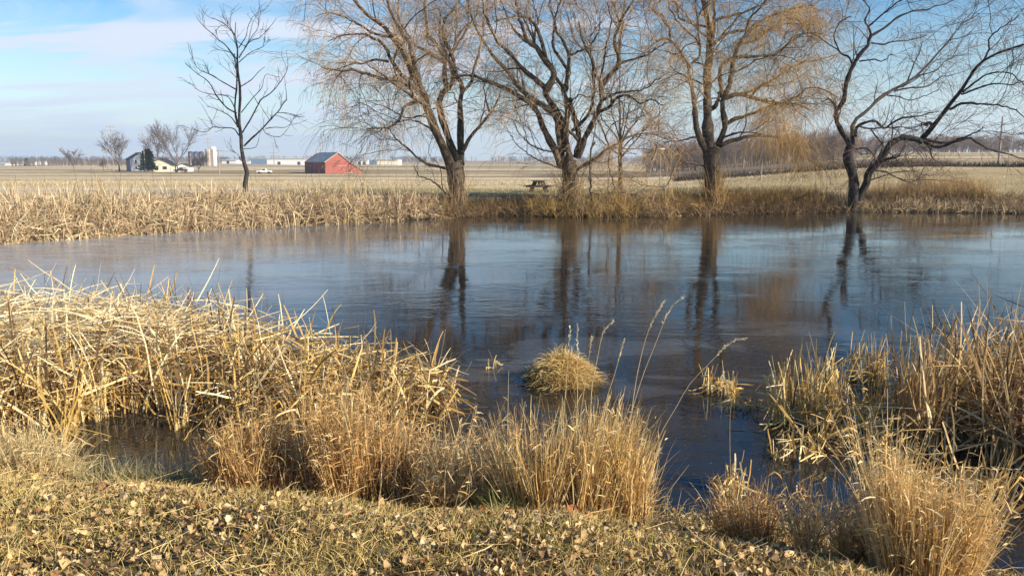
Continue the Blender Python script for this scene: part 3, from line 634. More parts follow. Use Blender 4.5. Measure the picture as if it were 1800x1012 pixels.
tb = sample_poly(BED_L, 6500); n = len(tb); P = walk(np.column_stack([tb, .02 + .8 * rng.random(n) ** 1.3 * np.interp(tb[:, 0], [-3.5, -.5], [1, .6])]), rng.normal(size=(n, 3)) * np.array([1, 1, .7]), .10 + .35 * rng.random(n), 5, .15, .15, floor=.015)
G.add(*ribbons(P, .0032 * (.5 + rng.random((n, 1))) * np.linspace(1, .3, 6)[None], cols(n, [(.60, .46, .26), (.40, .28, .15), (.24, .16, .09), (.76, .64, .42)], [3, 3, 2, 2], .15)))
tag(G.build('cattail_bed', M_straw), 'dense bed of pale broken cattails standing in the near left water', 'cattails', kind='stuff')
# near right bed: shade put into a darker brown palette
SHADED_BROWN = [(.58, .39, .17), (.42, .26, .11), (.26, .155, .075), (.72, .56, .31), (.12, .08, .05)]
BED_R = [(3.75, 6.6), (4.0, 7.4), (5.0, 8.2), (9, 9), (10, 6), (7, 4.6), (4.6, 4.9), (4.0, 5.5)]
G = cattails('cattail_bed', sample_poly(BED_R, 1150), 6, .9, 1.35, SHADED_BROWN, [3, 4, 3, 2, 2], .19, .72, .0085, 0.0, fall=(-.9, .4))
shade_reeds = cattails('x', sample_poly([(5.6, 3.4), (6.0, 5.4), (6.8, 6.6), (9.5, 7.5), (10, 3.4)], 420), 5, 1.25, 1.6, SHADED_BROWN, [2, 4, 4, 1, 2], .12, .4, .011)  # taller reeds added out of view to the right to cast shade
for V, Qd, Cc in zip(shade_reeds.V, shade_reeds.Q, shade_reeds.C): G.add(V, Qd, Cc)
tag(G.build('cattail_bed', M_straw), 'tall shade-darkened brown cattails tangled at the right edge of the water, plus unseen added reeds', 'cattails', kind='stuff')
# separate clumps of broken cattail stems in the right-hand water
def clump(px, pz, n, blades, rad, hlo, hhi, label, pal=STRAW, wts=(3, 4, 3, 2, 1), name='cattail_clump', kinkp=.5, lean=.07, ry=1.0, **k):
    c = on(px, pz, 0.0); a = rng.random(n) * 2 * math.pi; q = rad * rng.random(n) ** .5
    G = cattails(name, np.stack([c[0] + q * np.cos(a), c[1] + q * np.sin(a) * ry], -1), blades, hlo, hhi, pal, wts, lean, kinkp, .006, 0.0, spread=.035, cs=.008, tip=(1, .9, .65), fall=k.pop('fall', (-.95, .1)), **k)
    V = np.concatenate(G.V); V = V - np.array([c[0], c[1], 0])
    o = link_mesh(name, np_mesh(name, V, [np.concatenate(G.Q)], np.concatenate(G.C), True), M_straw); o.location = (c[0], c[1], 0)
    return tag(o, label, 'cattails', 'separate cattail clumps in the pond')
clump(1265, 690, 20, 5, .17, .22, .32, 'short cut tuft of yellow cattail stubs nearest the round grass tussock', kinkp=.75)
clump(1310, 715, 8, 4, .16, .15, .30, 'low fallen yellow stems lying on the ice just right of the short tuft', kinkp=.9, fall=(-.6, .0))
clump(865, 648, 1, 8, .01, .16, .26, 'lone tiny cattail sprout standing in dark ice left of the tussock', kinkp=.6)
clump(1382, 742, 12, 5, .10, .50, .72, 'narrow upright bundle of brown stems, leftmost of the tall clumps', lean=.07)
clump(1430, 735, 34, 5, .30, .5, .85, 'loose open group of tall bent stems beside the narrow bundle', kinkp=.55)
clump(1525, 668, 26, 5, .20, .38, .6, 'bushy tuft farthest out in the right-hand water', kinkp=.55)
clump(1612, 780, 34, 5, .20, .85, 1.15, 'tall thick column of upright stems next to the brown cattail bed', pal=SHADED_BROWN, wts=(5, 4, 2, 3, .5), lean=.06, kinkp=.4)
clump(1500, 780, 40, 5, .50, .30, .62, 'sprawl of snapped stems lying low between the tall clumps', kinkp=.85, lean=.3)
clump(1465, 695, 9, 4, .10, .35, .6, 'few thin leaning stems between the loose group and the bushy tuft', kinkp=.6)
clump(1555, 735, 16, 4, .22, .35, .75, 'ragged bent stems in front of the bushy tuft farthest out', kinkp=.65, lean=.16)
clump(1665, 745, 18, 5, .20, .6, 1.0, 'leaning golden stems tucked between the thick column and the brown bed', kinkp=.6, lean=.14)
clump(1395, 800, 10, 4, .22, .2, .45, 'low snapped stems fallen in dark water below the narrow bundle', kinkp=.9, lean=.3)
clump(1725, 880, 12, 4, .22, .4, .8, 'thin orange brown blades arching over water at the lower right', pal=[(.62, .38, .12), (.7, .5, .24)], wts=(1, 1), kinkp=.6, lean=.3)
clump(1290, 868, 10, 4, .10, .22, .34, 'small yellow tuft at the water edge right of the big grass clump', kinkp=.65)
clump(320, 752, 6, 5, .07, .45, .62, 'yellow cattail stubs rising at the edge of the small open pool', kinkp=.4)
clump(115, 790, 5, 5, .08, .55, .8, 'stout golden stems leaning out of the small pool at far left', pal=[(.62, .42, .12), (.5, .32, .1)], wts=(1, 1), kinkp=.5, lean=.2)
clump(180, 735, 5, 5, .07, .45, .6, 'pale split stalks standing behind the small open pool', pal=[(.72, .6, .36), (.6, .46, .2)], wts=(1, 1), kinkp=.5)

# round tussock on the ice
c = on(992, 672, 0.0)
def tussock():
    n = 3400; a = rng.random(n) * 2 * math.pi; q = rng.random(n) ** .5
    bx = c[0] + .30 * q * np.cos(a) * (1 + .15 * np.sin(2 * a + 1)); by = c[1] + .26 * q * np.sin(a); hz = (.27 + .05 * np.cos(a + 2.6) * q) * (1 - q ** 2.2)
    b = np.stack([bx, by, hz], -1); d = np.stack([np.cos(a) * q * 1.1 + .15, np.sin(a) * q * 1.1, .8 - .5 * q], -1) + rng.normal(size=(n, 3)) * .55
    P = walk(b, d, .07 + .15 * rng.random(n) ** 1.5, 6, .38, .2, floor=.01)
    wd = .0035 * (.6 + .8 * rng.random((n, 1))) * np.linspace(1, .2, 7)[None]
    G = Geo(); G.add(*ribbons(P, wd, cols(n, [(.70, .51, .20), (.58, .39, .13), (.78, .62, .32), (.32, .2, .08)], [4, 3, 3, 1], .15)))
    th = np.linspace(0, 2 * math.pi, 24, endpoint=False); rows = []
    for k in range(7):
        f = k / 6; rows.append(np.stack([c[0] + .28 * math.cos(f * 1.57) * np.cos(th), c[1] + .24 * math.cos(f * 1.57) * np.sin(th), np.full(24, .24 * math.sin(f * 1.57) - .01)], -1))
    V = np.concatenate(rows) + rng.normal(size=(168, 3)) * .012; i = np.arange(168).reshape(7, 24); j = np.roll(i, -1, 1)
    G.add(V, np.stack([i[:-1], j[:-1], j[1:], i[1:]], -1).reshape(-1, 4), (.2, .13, .055))
    m = 150; a = rng.random(m) * 6.283; q = .26 + .22 * rng.random(m) ** 2
    P = walk(np.stack([c[0] + q * np.cos(a), c[1] + q * .9 * np.sin(a), .02 + .10 * rng.random(m)], -1), np.stack([np.cos(a + rng.normal(size=m)), np.sin(a + rng.normal(size=m)), .3 * rng.normal(size=m)], -1), .10 + .16 * rng.random(m), 5, .25, .12, floor=.008)
    G.add(*ribbons(P, .003 * np.ones((m, 1)) * np.linspace(1, .3, 6)[None], cols(m, [(.58, .42, .18), (.3, .2, .1), (.14, .10, .06)], [2, 2, 2], .15)))
    root = empty('grass_tussock', (c[0], c[1], 0)); tag(root, 'round dome of matted golden grass standing alone on the dark ice', 'grass')
    G.build('matted_grass', M_grass, root)
    m = 260; a = rng.uniform(math.pi * .8, math.pi * 1.3, m); bx = c[0] - .06 + .31 * np.cos(a) * (.8 + .25 * rng.random(m)); by = c[1] + .27 * np.sin(a) * (.8 + .25 * rng.random(m))  # dark green blades on the left flank only: its shade painted in
    P, rb = tufts(np.stack([bx, by], -1), .10, .26, [(.10, .11, .04), (.16, .15, .06), (.07, .07, .03)], [2, 1, 1], .003, .5, .1, z=0.0)
    H = Geo(); H.add(*rb); H.build('shaded_green_blades', M_grass, root)
tussock()

# grasses on the near bank
TAN = [(.74, .50, .20), (.64, .41, .14), (.80, .62, .32), (.42, .24, .08), (.18, .10, .04)]
FUZZ = [(.68, .44, .18), (.55, .33, .12), (.76, .55, .27), (.28, .15, .06), (.80, .64, .36)]
def grass_thing(name, label, poly, n, hlo, hhi, pal, wts, fuzz=0, group='dry grass clumps on the near bank', lean=.16, bias=(0, 0), grav=.06, width=.0024, flen=.06, jit=.05, wave=.5):
    q = sample_poly(poly, int(n * 1.5)); q = q[vnoise(q[:, 0] * 7, q[:, 1] * 7, 51) + .35 * rng.random(len(q)) > .42]; n = len(q); cx, cy = np.mean(poly, axis=0); cx = float(cx); cy = float(cy)
    hs = .58 + .70 * vnoise(q[:, 0] * 6 + 3, q[:, 1] * 6 + 7, int(n) % 97)
    q0 = q - np.array([cx, cy]); rr_ = np.abs(np.array(poly) - np.array([cx, cy])).max(0)
    P, rb = tufts(q, hlo, hhi, pal, wts, width, lean, grav, jit, 7, bias=np.array(bias) + q0 / rr_ * .07 + np.stack([vnoise(q[:, 0] * 4 + 11, q[:, 1] * 4, 41) - .5, vnoise(q[:, 0] * 4 + 31, q[:, 1] * 4, 43) - .5], -1) * wave, hs=hs)
    o = empty(name, (cx, cy, gz(cx, cy))); tag(o, label, 'grass', group)
    G = Geo(); G.add(*rb); G.build('blades', M_grass, o)
    if fuzz:      # tiny seed leaves all along the upper stems
        m = n * fuzz; pi = rng.integers(0, n, m); t = rng.uniform(1.5, 6.9, m); i = t.astype(int); f = (t - i)[:, None]
        b = P[pi, i] * (1 - f) + P[pi, i + 1] * f; d = nrm(P[pi, i + 1] - P[pi, i]) * .7 + rng.normal(size=(m, 3)) * .6
        P2 = walk(b, d, flen * (.4 + rng.random(m)), 3, .3, .1)
        wd = .0028 * (.6 + .8 * rng.random((m, 1))) * np.array([.6, 1, .8, .15])[None]
        H = Geo(); H.add(*ribbons(P2, wd, cols(m, pal, wts, .18))); H.build('seed_heads', M_grass, o)
    return o
def blob(px, pz, z, rx, ry, n=14):
    cc = on(px, pz, z); return [(cc[0] + rx * math.cos(t) * (1 + .12 * math.sin(3 * t + px)), cc[1] + ry * math.sin(t)) for t in np.linspace(0, 2 * math.pi, n, endpoint=False)]
grass_thing('grass_clump', 'tall upright tan grass clump in the middle of the near bank', blob(1015, 918, .42, .37, .22), 2300, .32, .70, TAN, [3, 2, 5, 1.5, 1], 1, lean=.13, bias=(.06, 0), width=.003)
grass_thing('grass_clump', 'wispy grass with pale arching tops just left of the tall middle clump', blob(800, 895, .38, .26, .20), 900, .30, .62, FUZZ, [3, 2, 4, 1, 4], 3, lean=.22, bias=(.10, 0), grav=.12)
grass_thing('grass_clump', 'brown feathery grass in front of the end of the cattail bed', blob(640, 880, .34, .36, .24), 1400, .40, .80, FUZZ, [4, 3, 2, 2, 1], 4, lean=.16)
grass_thing('grass_clump', 'dense brown feathery weeds right of the small open pool', blob(470, 872, .34, .36, .20), 1100, .28, .66, FUZZ, [4, 4, 1, 3, 1], 4, lean=.18)
grass_thing('grass_clump', 'bleached soft grass at the left edge of the near bank', blob(-10, 840, .2, .52, .28), 1500, .22, .50, [(.62, .48, .25), (.54, .40, .18), (.70, .58, .34)], [3, 2, 2], 2, lean=.35, grav=.22)
grass_thing('grass_clump', 'low sparse tuft of greenish grass in front of the small open pool', blob(240, 868, .3, .38, .14), 700, .10, .30, [(.34, .29, .12), (.2, .19, .08), (.56, .45, .24)], [2, 2, 2], 0, lean=.4, grav=.15)
grass_thing('grass_clump', 'thick orange tan feathery grass mound near the lower right corner', blob(1605, 1050, .42, .20, .22), 1250, .36, .80, [(.76, .53, .23), (.64, .42, .16), (.82, .64, .36), (.36, .21, .08)], [4, 2.5, 4, 1], 3, lean=.10, wave=.25)
grass_thing('grass_clump', 'shorter brown grass mound left of the orange mound', blob(1465, 1005, .36, .17, .18), 620, .25, .55, FUZZ, [4, 3, 2, 2, 1], 4, lean=.18)
grass_thing('grass_clump', 'thin grey brown weeds on the bank between the water edge and right mounds', blob(1330, 970, .3, .20, .18), 420, .15, .40, FUZZ, [2, 3, 1, 3, 1], 2, lean=.25)
grass_thing('grass_clump', 'fresh green grass tuft at the left foot of the tall middle clump', blob(880, 925, .45, .13, .10), 260, .14, .32, [(.22, .26, .07), (.38, .38, .14), (.5, .44, .2)], [3, 2, 2], 0, lean=.4, grav=.15)
# tall thin stalks with seed heads
def stalk(pts, Yd, label, head=.22):
    p = resample(pts, 13); P = np.array([at(u, v, Yd + .0) for u, v in p]); b = P[0].copy(); b[2] = gz(b[0], b[1])
    P = np.vstack([b[None], P]); o = empty('grass_stalk', tuple(b)); tag(o, label, 'grass stalk', 'tall thin grass stalks on the near bank')
    G = Geo(); G.add(*tubes(P[None], np.linspace(.0026, .0011, 14)[None], 4, np.array([[.55, .45, .27]]))); G.build('stem', M_grass, o)
    if head:
        k = int(14 * (1 - head)); Hh = resample(P[k:], 10); H = Geo()
        m = 46; t = rng.random(m) * 8.99; i = t.astype(int); f = (t - i)[:, None]; bb = Hh[i] * (1 - f) + Hh[i + 1] * f; d = nrm(Hh[i + 1] - Hh[i]) + rng.normal(size=(m, 3)) * .35
        P2 = walk(bb, d, np.full(m, .018), 2, 0, .05); H.add(*ribbons(P2, np.array([[.0018, .0026, .0006]]) * np.ones((m, 1)), cols(m, [(.62, .52, .34)], [1], .1))); H.build('seed_head', M_grass, o)
SW = ['first', 'second', 'third', 'fourth']
stalk([(1108,740),(1113,702),(1122,648),(1140,580),(1167,529)], 4.15, 'tall curved grass stalk with a seed head, the second tallest over the pond')
stalk([(1100,760),(1108,730),(1130,660),(1155,597),(1177,544),(1201,522)], 4.2, 'tallest grass stalk over the pond with its tip bent right')
stalk([(1038,720),(1041,674),(1049,635),(1060,585),(1077,566)], 4.1, 'grass stalk bent at the tip just right of the golden tussock')
stalk([(1060,740),(1066,702),(1080,658),(1097,598)], 4.1, 'straight slanted grass stalk between the bent one and the two tallest')
stalk([(1013,740),(1015,690),(1015,573)], 4.1, 'vertical grass stalk crossing the golden tussock', .3)
stalk([(990,740),(994,690),(1002,576)], 4.05, 'straight grass stalk at the centre of the golden tussock', .25)
stalk([(1018,745),(1026,690),(1040,594)], 4.15, 'thin grass stalk crossing the right slope of the golden tussock', .2)
stalk([(1150,790),(1163,758),(1188,716),(1213,674),(1252,633),(1283,602),(1313,594)], 4.2, 'long grass stalk arching right in front of the short cattail tuft', .25)
stalk([(892,760),(893,710),(894,652)], 4.1, 'bare pale stem standing at the left side of the tall middle clump', 0)
stalk([(834,900),(815,790),(800,700),(792,660)], 4.3, 'thin pale stem leaning left above the wispy grass', 0)
stalk([(690,890),(700,800),(712,720),(735,640)], 4.4, 'dark thin stalk rising above the brown feathery grass', 0)
stalk([(448,900),(445,800),(443,720),(458,560),(462,505)], 4.6, 'tall dark brown weed stem in front of the cattail bed', 0)
stalk([(1285,960),(1284,900),(1284,850),(1283,740),(1288,690)], 4.1, 'straight thin stem before the open water right of centre', 0)

# lawn grass and fallen leaves in the foreground
LAWN = [(-4.6, 2.3), (4.6, 2.3), (4.6, 3.9), (3.0, 4.1), (2.0, 4.9), (1.2, 5.3), (.0, 5.3), (-1.5, 5.4), (-3.0, 5.7), (-5.0, 6.0)]
LAWN_G = [(-4.6, 2.3), (4.6, 2.3), (4.6, 3.4), (3, 3.6), (2, 4.05), (1.2, 4.3), (0, 4.35), (-1.5, 4.5), (-3, 4.75), (-5, 5.0)]
n = 110000; q = sample_poly(LAWN_G, n); dens = vnoise(q[:, 0] * 3.2, q[:, 1] * 3.2, 21)
q = q[(rng.random(n) < .32 + .9 * smooth(.3, .8, dens))]
P, rb = tufts(q, .035, .12, [(.58, .44, .15), (.31, .30, .08), (.74, .56, .26), (.13, .14, .045), (.64, .46, .18)], [3, 1.6, 3.5, 1, 3], .0019, .6, .25, .08, 4)
G = Geo(); G.add(*rb); tag(G.build('lawn_grass', M_grass), 'short half green half straw lawn grass on the near bank', 'grass', kind='stuff')

q = sample_poly(LAWN, 3600); n = len(q); a = rng.random(n) * 6.283
P = walk(np.column_stack([q, terrain(q[:, 0], q[:, 1]) + .02 + .04 * rng.random(n)]), np.column_stack([np.cos(a), np.sin(a), rng.normal(size=n) * .2]), .08 + .22 * rng.random(n), 5, .05, .12)
G = Geo(); G.add(*ribbons(P, .0016 * (.6 + rng.random((n, 1))) * np.linspace(1, .4, 6)[None], cols(n, [(.72, .56, .28), (.55, .38, .18), (.2, .13, .07)], [3, 2, 1], .15))); tag(G.build('dead_straw', M_grass), 'loose dead stalks lying over the near lawn', 'straw', kind='stuff')
def shore_pts(n, lo, hi):
    out = []; us = np.array([p[0] for p in near_px]); vs = np.array([p[1] for p in near_px])
    for u in rng.uniform(-150, 1500, n):
        c_ = on(u, np.interp(u, us, vs)); out.append((c_[0] + rng.normal() * .05, c_[1] - rng.uniform(lo, hi)))
    return np.array(out)
q = shore_pts(9000, -.12, .75); q = q[vnoise(q[:, 0] * 2.6 + 40, q[:, 1] * 2.6, 61) + .3 * rng.random(len(q)) > .55]
P, rb = tufts(q, .04, .20, [(.60, .46, .22), (.40, .30, .13), (.25, .24, .09), (.17, .12, .06), (.72, .58, .34)], [3, 3, 1.5, 2, 1.5], .0022, .5, .2, .1, 6, hs=.4 + 1.1 * vnoise(q[:, 0] * 3, q[:, 1] * 3, 63))
G = Geo(); G.add(*rb); tag(G.build('shore_grass', M_grass), 'ragged mixed grass along the near waterline', 'grass', kind='stuff')

def leaf_template(curl, fold, wd):
    t = np.linspace(0, 1, 6); wv = np.array([.04, .62, 1.0, .82, .42, .02]) * wd * .5
    V = []
    for k in range(6):
        z = curl * (t[k] - .5) ** 2 * 2
        V += [(-wv[k], t[k] - .5, z + fold * wv[k]), (0, t[k] - .5, z), (wv[k], t[k] - .5, z + fold * wv[k] * .7)]
    V = np.array(V) + np.random.default_rng(int(curl * 100 + 500)).normal(size=(18, 3)) * np.array([.05, .05, .07])
    i = np.arange(18).reshape(6, 3); Qd = np.concatenate([np.stack([i[:-1, a], i[:-1, a + 1], i[1:, a + 1], i[1:, a]], -1) for a in (0, 1)])
    return np.array(V), Qd
LEAFPAL = [(.52, .36, .17), (.58, .42, .21), (.38, .25, .12), (.20, .125, .06), (.64, .50, .30), (.30, .15, .06)]
LEAFW = [4, 3.5, 4, 4, 1.5, 1.3]
TEMPL = [leaf_template(*a) for a in ((.6, .6, .62), (.25, 1.0, .8), (1.1, .3, .6), (-.6, .4, .85), (.15, -.6, .66), (.8, 1.3, .9))]
def rotm(rx, ry, rz):
    cx, sx, cy, sy, cz, sz = np.cos(rx), np.sin(rx), np.cos(ry), np.sin(ry), np.cos(rz), np.sin(rz); o, z = np.ones_like(rx), np.zeros_like(rx)
    A = np.stack([np.stack([o, z, z], -1), np.stack([z, cx, -sx], -1), np.stack([z, sx, cx], -1)], -2)
    B = np.stack([np.stack([cy, z, sy], -1), np.stack([z, o, z], -1), np.stack([-sy, z, cy], -1)], -2)
    Cz = np.stack([np.stack([cz, -sz, z], -1), np.stack([sz, cz, z], -1), np.stack([z, z, o], -1)], -2)
    return Cz @ B @ A
n = 22000; q = sample_poly(LAWN, n); dn = vnoise(q[:, 0] * 1.5 + 9, q[:, 1] * 1.5, 33); q = q[rng.random(n) < .25 + .9 * smooth(.35, .75, dn)]
order = np.argsort(np.hypot(q[:, 0], q[:, 1]) + 9 * (np.abs(q[:, 0]) > q[:, 1] * .64 + .05) + 9 * (q[:, 1] < 2.75)); near, rest = q[order[:300]], q[order[300:]]
G = Geo(); n = len(rest); sz = .016 + .038 * rng.random(n) ** 1.5; Rm = rotm(rng.normal(size=n) * .5, rng.normal(size=n) * .5, rng.random(n) * 6.283); zz = terrain(rest[:, 0], rest[:, 1]) + .014 + .04 * rng.random(n); cc = cols(n, LEAFPAL, LEAFW, .15)
for k, (TV, TQ) in enumerate(TEMPL):
    m = np.arange(n) % 6 == k; V = np.einsum('nij,vj->nvi', Rm[m] * sz[m][:, None, None], TV) + np.column_stack([rest[m], zz[m]])[:, None, :]
    nn = m.sum(); Qd = (TQ[None] + (np.arange(nn) * 18)[:, None, None]).reshape(-1, 4); G.add(V.reshape(-1, 3), Qd, np.repeat(cc[m], 18, 0))
tag(G.build('leaf_litter', M_leaf), 'litter of small dry leaves scattered farther up the near bank', 'leaves', kind='stuff')
protos = []
for k in range(18):
    TV, TQ = TEMPL[k % 6]; protos.append(np_mesh('fallen_leaf', TV, [TQ], np.repeat(np.array([LEAFPAL[k % 6 if k < 6 else (k * 5) % 6]]) * (1 + .1 * rng.normal()), 18, 0), True))
    protos[-1].materials.append(M_leaf)
names = {}
for k in range(len(near)):
    o = bpy.data.objects.new('fallen_leaf', protos[k % 18]); COL.objects.link(o); x, y = near[k]
    s_ = .021 + .034 * rng.random() ** 1.3; o.scale = (s_, s_, s_); o.location = (x, y, gz(x, y) + .012 + .035 * rng.random()); o.rotation_euler = (rng.normal() * .6, rng.normal() * .6, rng.random() * 6.283)
    tag(o, 'curled dry brown or tan leaf fallen on the lawn nearest the viewer', 'leaf', 'fallen leaves on the lawn')
for (u, v, s_, lab) in ((845, 922, .085, 'large rust red leaf standing upright left of the tall middle grass clump'), (1005, 942, .11, 'large reddish brown leaf lying at the foot of the tall middle clump'), (1040, 962, .07, 'brown leaf lying below the largest reddish leaf'), (900, 960, .07, 'orange brown leaf lying between the two rust red ones')):
    c_ = on(u, v, .5); TV, TQ = TEMPL[1]; me = np_mesh('fallen_leaf', TV, [TQ], np.repeat(np.array([[.34, .12, .05]]), 18, 0), True); me.materials.append(M_leaf)
    o = bpy.data.objects.new('fallen_leaf', me); COL.objects.link(o); o.scale = (s_,) * 3; o.location = (c_[0], c_[1], gz(c_[0], c_[1]) + .04); o.rotation_euler = (1.1 if u == 845 else .3, .3, u * .7)
    tag(o, lab, 'leaf', 'fallen leaves on the lawn')

# ------------------------------------------------------------------ growth on the far bank
def shore_band(px0, px1, d0, d1, n, inset=0.0):
    """random points between d0 and d1 metres behind the far shoreline, between two picture columns"""
    out = []
    while len(out) < n:
        u = rng.uniform(px0, px1, n * 2); v = np.interp(u, [p[0] for p in far_px[::-1]], [p[1] for p in far_px[::-1]])
        for a, b in zip(u, v):
            c_ = on(a, b); out.append((c_[0] + rng.normal() * .15, c_[1] + rng.uniform(d0, d1)))
    return np.array(out[:n])
PALE = [(.62, .49, .30), (.52, .39, .23), (.38, .27, .18), (.23, .16, .12), (.72, .60, .39)]
G = cattails('x', shore_band(-250, 300, -.2, 5.5, 2100), 5, .75, 1.25, PALE, [4, 3, 2, 1.5, 3], .26, .74, .014, hn=.25, fall=(-.8, .4))
G2 = cattails('x', shore_band(280, 560, -.2, 4.5, 1250), 5, .65, 1.12, PALE, [3, 3, 3, 2, 2], .28, .74, .013, hn=.3, fall=(-.8, .4))
G3 = cattails('x', shore_band(540, 770, -.2, 2.6, 750), 5, .6, 1.1, PALE, [2, 3, 3, 3, 1], .3, .7, .012, hn=.3, fall=(-.8, .4))
for g_ in (G2, G3):
    for V, Qd, Cc in zip(g_.V, g_.Q, g_.C): G.add(V, Qd, Cc)
# a few dark taller stems
q = shore_band(0, 700, 0, 4, 36); P = walk(np.column_stack([q, terrain(q[:, 0], q[:, 1])]), np.column_stack([rng.normal(size=(36, 2)) * .12, np.ones(36)]), 1.3 + .6 * rng.random(36), 5, .03, .05)
G.add(*tubes(P, np.linspace(.009, .004, 6)[None] * np.ones((36, 1)), 3, cols(36, [(.16, .11, .08)], [1], .2)))
tag(G.build('far_cattail_bed', M_straw), 'long belt of pale grey brown cattails along the far left shore', 'cattails', kind='stuff')
# tangle of willow shoots and dead grass along the middle and right shore
TANG = [(.30, .19, .09), (.20, .125, .065), (.12, .08, .05), (.42, .30, .14), (.07, .05, .038)]
G = Geo()
def tangle(px0, px1, d0, d1, n, lo, hi, pal, wts, lean=.6, grav=.22, wd=.008, jit=.14):
    q = shore_band(px0, px1, d0, d1, n); zz = np.maximum(terrain(q[:, 0], q[:, 1]), 0)
    P = walk(np.column_stack([q, zz]), np.column_stack([rng.normal(size=(n, 2)) * lean, np.ones(n)]), lo + (hi - lo) * rng.random(n), 7, grav * rng.random(n) * 1.6, jit, floor=zz + .01)
    G.add(*tubes(P, wd * (.5 + rng.random((n, 1))) * np.linspace(1, .4, 8)[None], 3, cols(n, pal, wts, .2)))
tangle(755, 1010, -.1, 2.2, 2600, .25, .75, TANG, [3, 3, 3, 2, 2])
tangle(1000, 1480, -.1, 2.2, 4200, .25, .85, TANG, [3, 3, 3, 1.5, 3])
tangle(755, 1900, -.35, .25, 900, .3, .9, TANG, [1, 1, 2, 1.5, 3], 1.3, .3, .011, .3)
tangle(930, 1120, -.3, 1.6, 900, .4, 1.0, [(.50, .33, .10), (.40, .26, .09)], [1, 1])
tangle(1180, 1470, .5, 3.0, 2300, .3, .95, [(.46, .30, .10), (.36, .22, .08), (.24, .15, .06)], [3, 3, 2], .4, .15)
tangle(1470, 1900, -.1, 2.5, 3400, .3, .8, TANG, [3, 3, 3, 2, 2])
tag(G.build('bank_brush', M_twig), 'tangled brown shoots and dead stems along the far middle shore', 'brush', kind='stuff')
G = Geo(); tangle(1560, 1660, 1.4, 3.2, 900, .4, 1.0, [(.54, .37, .17), (.62, .47, .26)], [1, 1], .3, .14, .009, .1); tangle(1640, 1780, 1.4, 3.8, 2100, .5, 1.2, [(.54, .37, .17), (.42, .27, .12), (.62, .47, .26)], [3, 2, 3], .22, .1, .009, .08)
tangle(1290, 1480, 2.5, 4.0, 1500, .3, .8, [(.48, .34, .13), (.38, .26, .1)], [1, 1], .25, .1)
tag(G.build('orange_grass', M_grass), 'orange brown tall grass on the far right bank behind the leaning willow', 'grass', kind='stuff')
G = cattails('x', shore_band(1480, 1900, -.3, .6, 420), 4, .45, .9, PALE, [3, 3, 2, 1, 3], .3, .6, .010)
tag(G.build('reed_fringe', M_straw), 'thin fringe of pale broken reeds at the far right waterline', 'reeds', kind='stuff')
# rough mown grass behind the bank
q = np.column_stack([rng.uniform(-30, 38, 16000), rng.uniform(37.5, 64, 16000)]); q = q[(poly_dist(q[:, 0], q[:, 1], POND) > 1.2) & (q[:, 0] / q[:, 1] > -.28)]
P, rb = tufts(q, .08, .22, [(.46, .36, .18), (.36, .29, .14), (.54, .42, .23)], [3, 1.5, 2], .012, .5, .2, .06, 3)
G = Geo(); G.add(*rb); tag(G.build('meadow_grass', M_grass), 'short rough grass behind the far bank', 'grass', kind='stuff')
# stubble rows at the edge of the field
q = np.column_stack([rng.uniform(-60, 40, 15000), rng.uniform(64, 100, 15000)]); q[:, 1] = np.round(q[:, 1] / .9) * .9 + rng.normal(size=len(q)) * .06
P, rb = tufts(q, .10, .32, [(.56, .46, .28), (.46, .36, .20)], [2, 2], .02, .6, .1, .06, 2)
G = Geo(); G.add(*rb); tag(G.build('corn_stubble', M_straw), 'pale cut corn stubble along the near edge of the field', 'stubble', kind='stuff')

# ------------------------------------------------------------------ things by the far bank: table and posts
def box(bm, c, s, rz=0, rx=0, ry=0, bev=0.0):
    from mathutils import Matrix
    r = bmesh.ops.create_cube(bm, size=1); vs = r['verts']
    bmesh.ops.scale(bm, verts=vs, vec=s)
    bmesh.ops.transform(bm, verts=vs, matrix=Matrix.Translation(c) @ Matrix.Rotation(rz, 4, 'Z') @ Matrix.Rotation(ry, 4, 'Y') @ Matrix.Rotation(rx, 4, 'X'))
    if bev:
        es = list({e for v in vs for e in v.link_edges}); bmesh.ops.bevel(bm, geom=es, offset=bev, segments=1, affect='EDGES')
def part(name, fn, mat, parent, loc=(0, 0, 0)):
    bm = bmesh.new(); fn(bm); me = bpy.data.meshes.new(name); bm.to_mesh(me); bm.free(); me.materials.append(mat)
    o = bpy.data.objects.new(name, me); COL.objects.link(o); o.parent = parent; o.location = loc; return o
M_table = mat_plain('dark_wood', (.10, .075, .055), .8, .3, 6, (1, 8, 8))  # dark brown base colour with stretched grain
c = at(947, 338, 52); t = empty('picnic_table', (c[0], c[1], gz(c[0], c[1])), R(81)); tag(t, 'dark wooden picnic table on the far grass between two willows', 'picnic table')
part('table_top', lambda bm: [box(bm, (0, -.32 + k * .16, .75), (1.8, .148, .04), bev=.004) for k in range(5)], M_table, t)
for s_ in (-1, 1):
    part('bench', lambda bm: [box(bm, (0, s_ * (.66 + k * .15), .44), (1.8, .14, .04), bev=.004) for k in range(2)], M_table, t)
for s_ in (-1, 1):
    for q_ in (-1, 1):
        part('leg', lambda bm: box(bm, (s_ * .62, q_ * .37, .365), (.045, .13, .80), rx=q_ * R(24)), M_table, t)
    part('bench_beam', lambda bm: box(bm, (s_ * .667, 0, .40), (.04, 1.5, .12)), M_table, t)
    part('brace', lambda bm: box(bm, (s_ * .34, 0, .57), (.55, .07, .04), ry=-s_ * R(-35)), M_table, t)

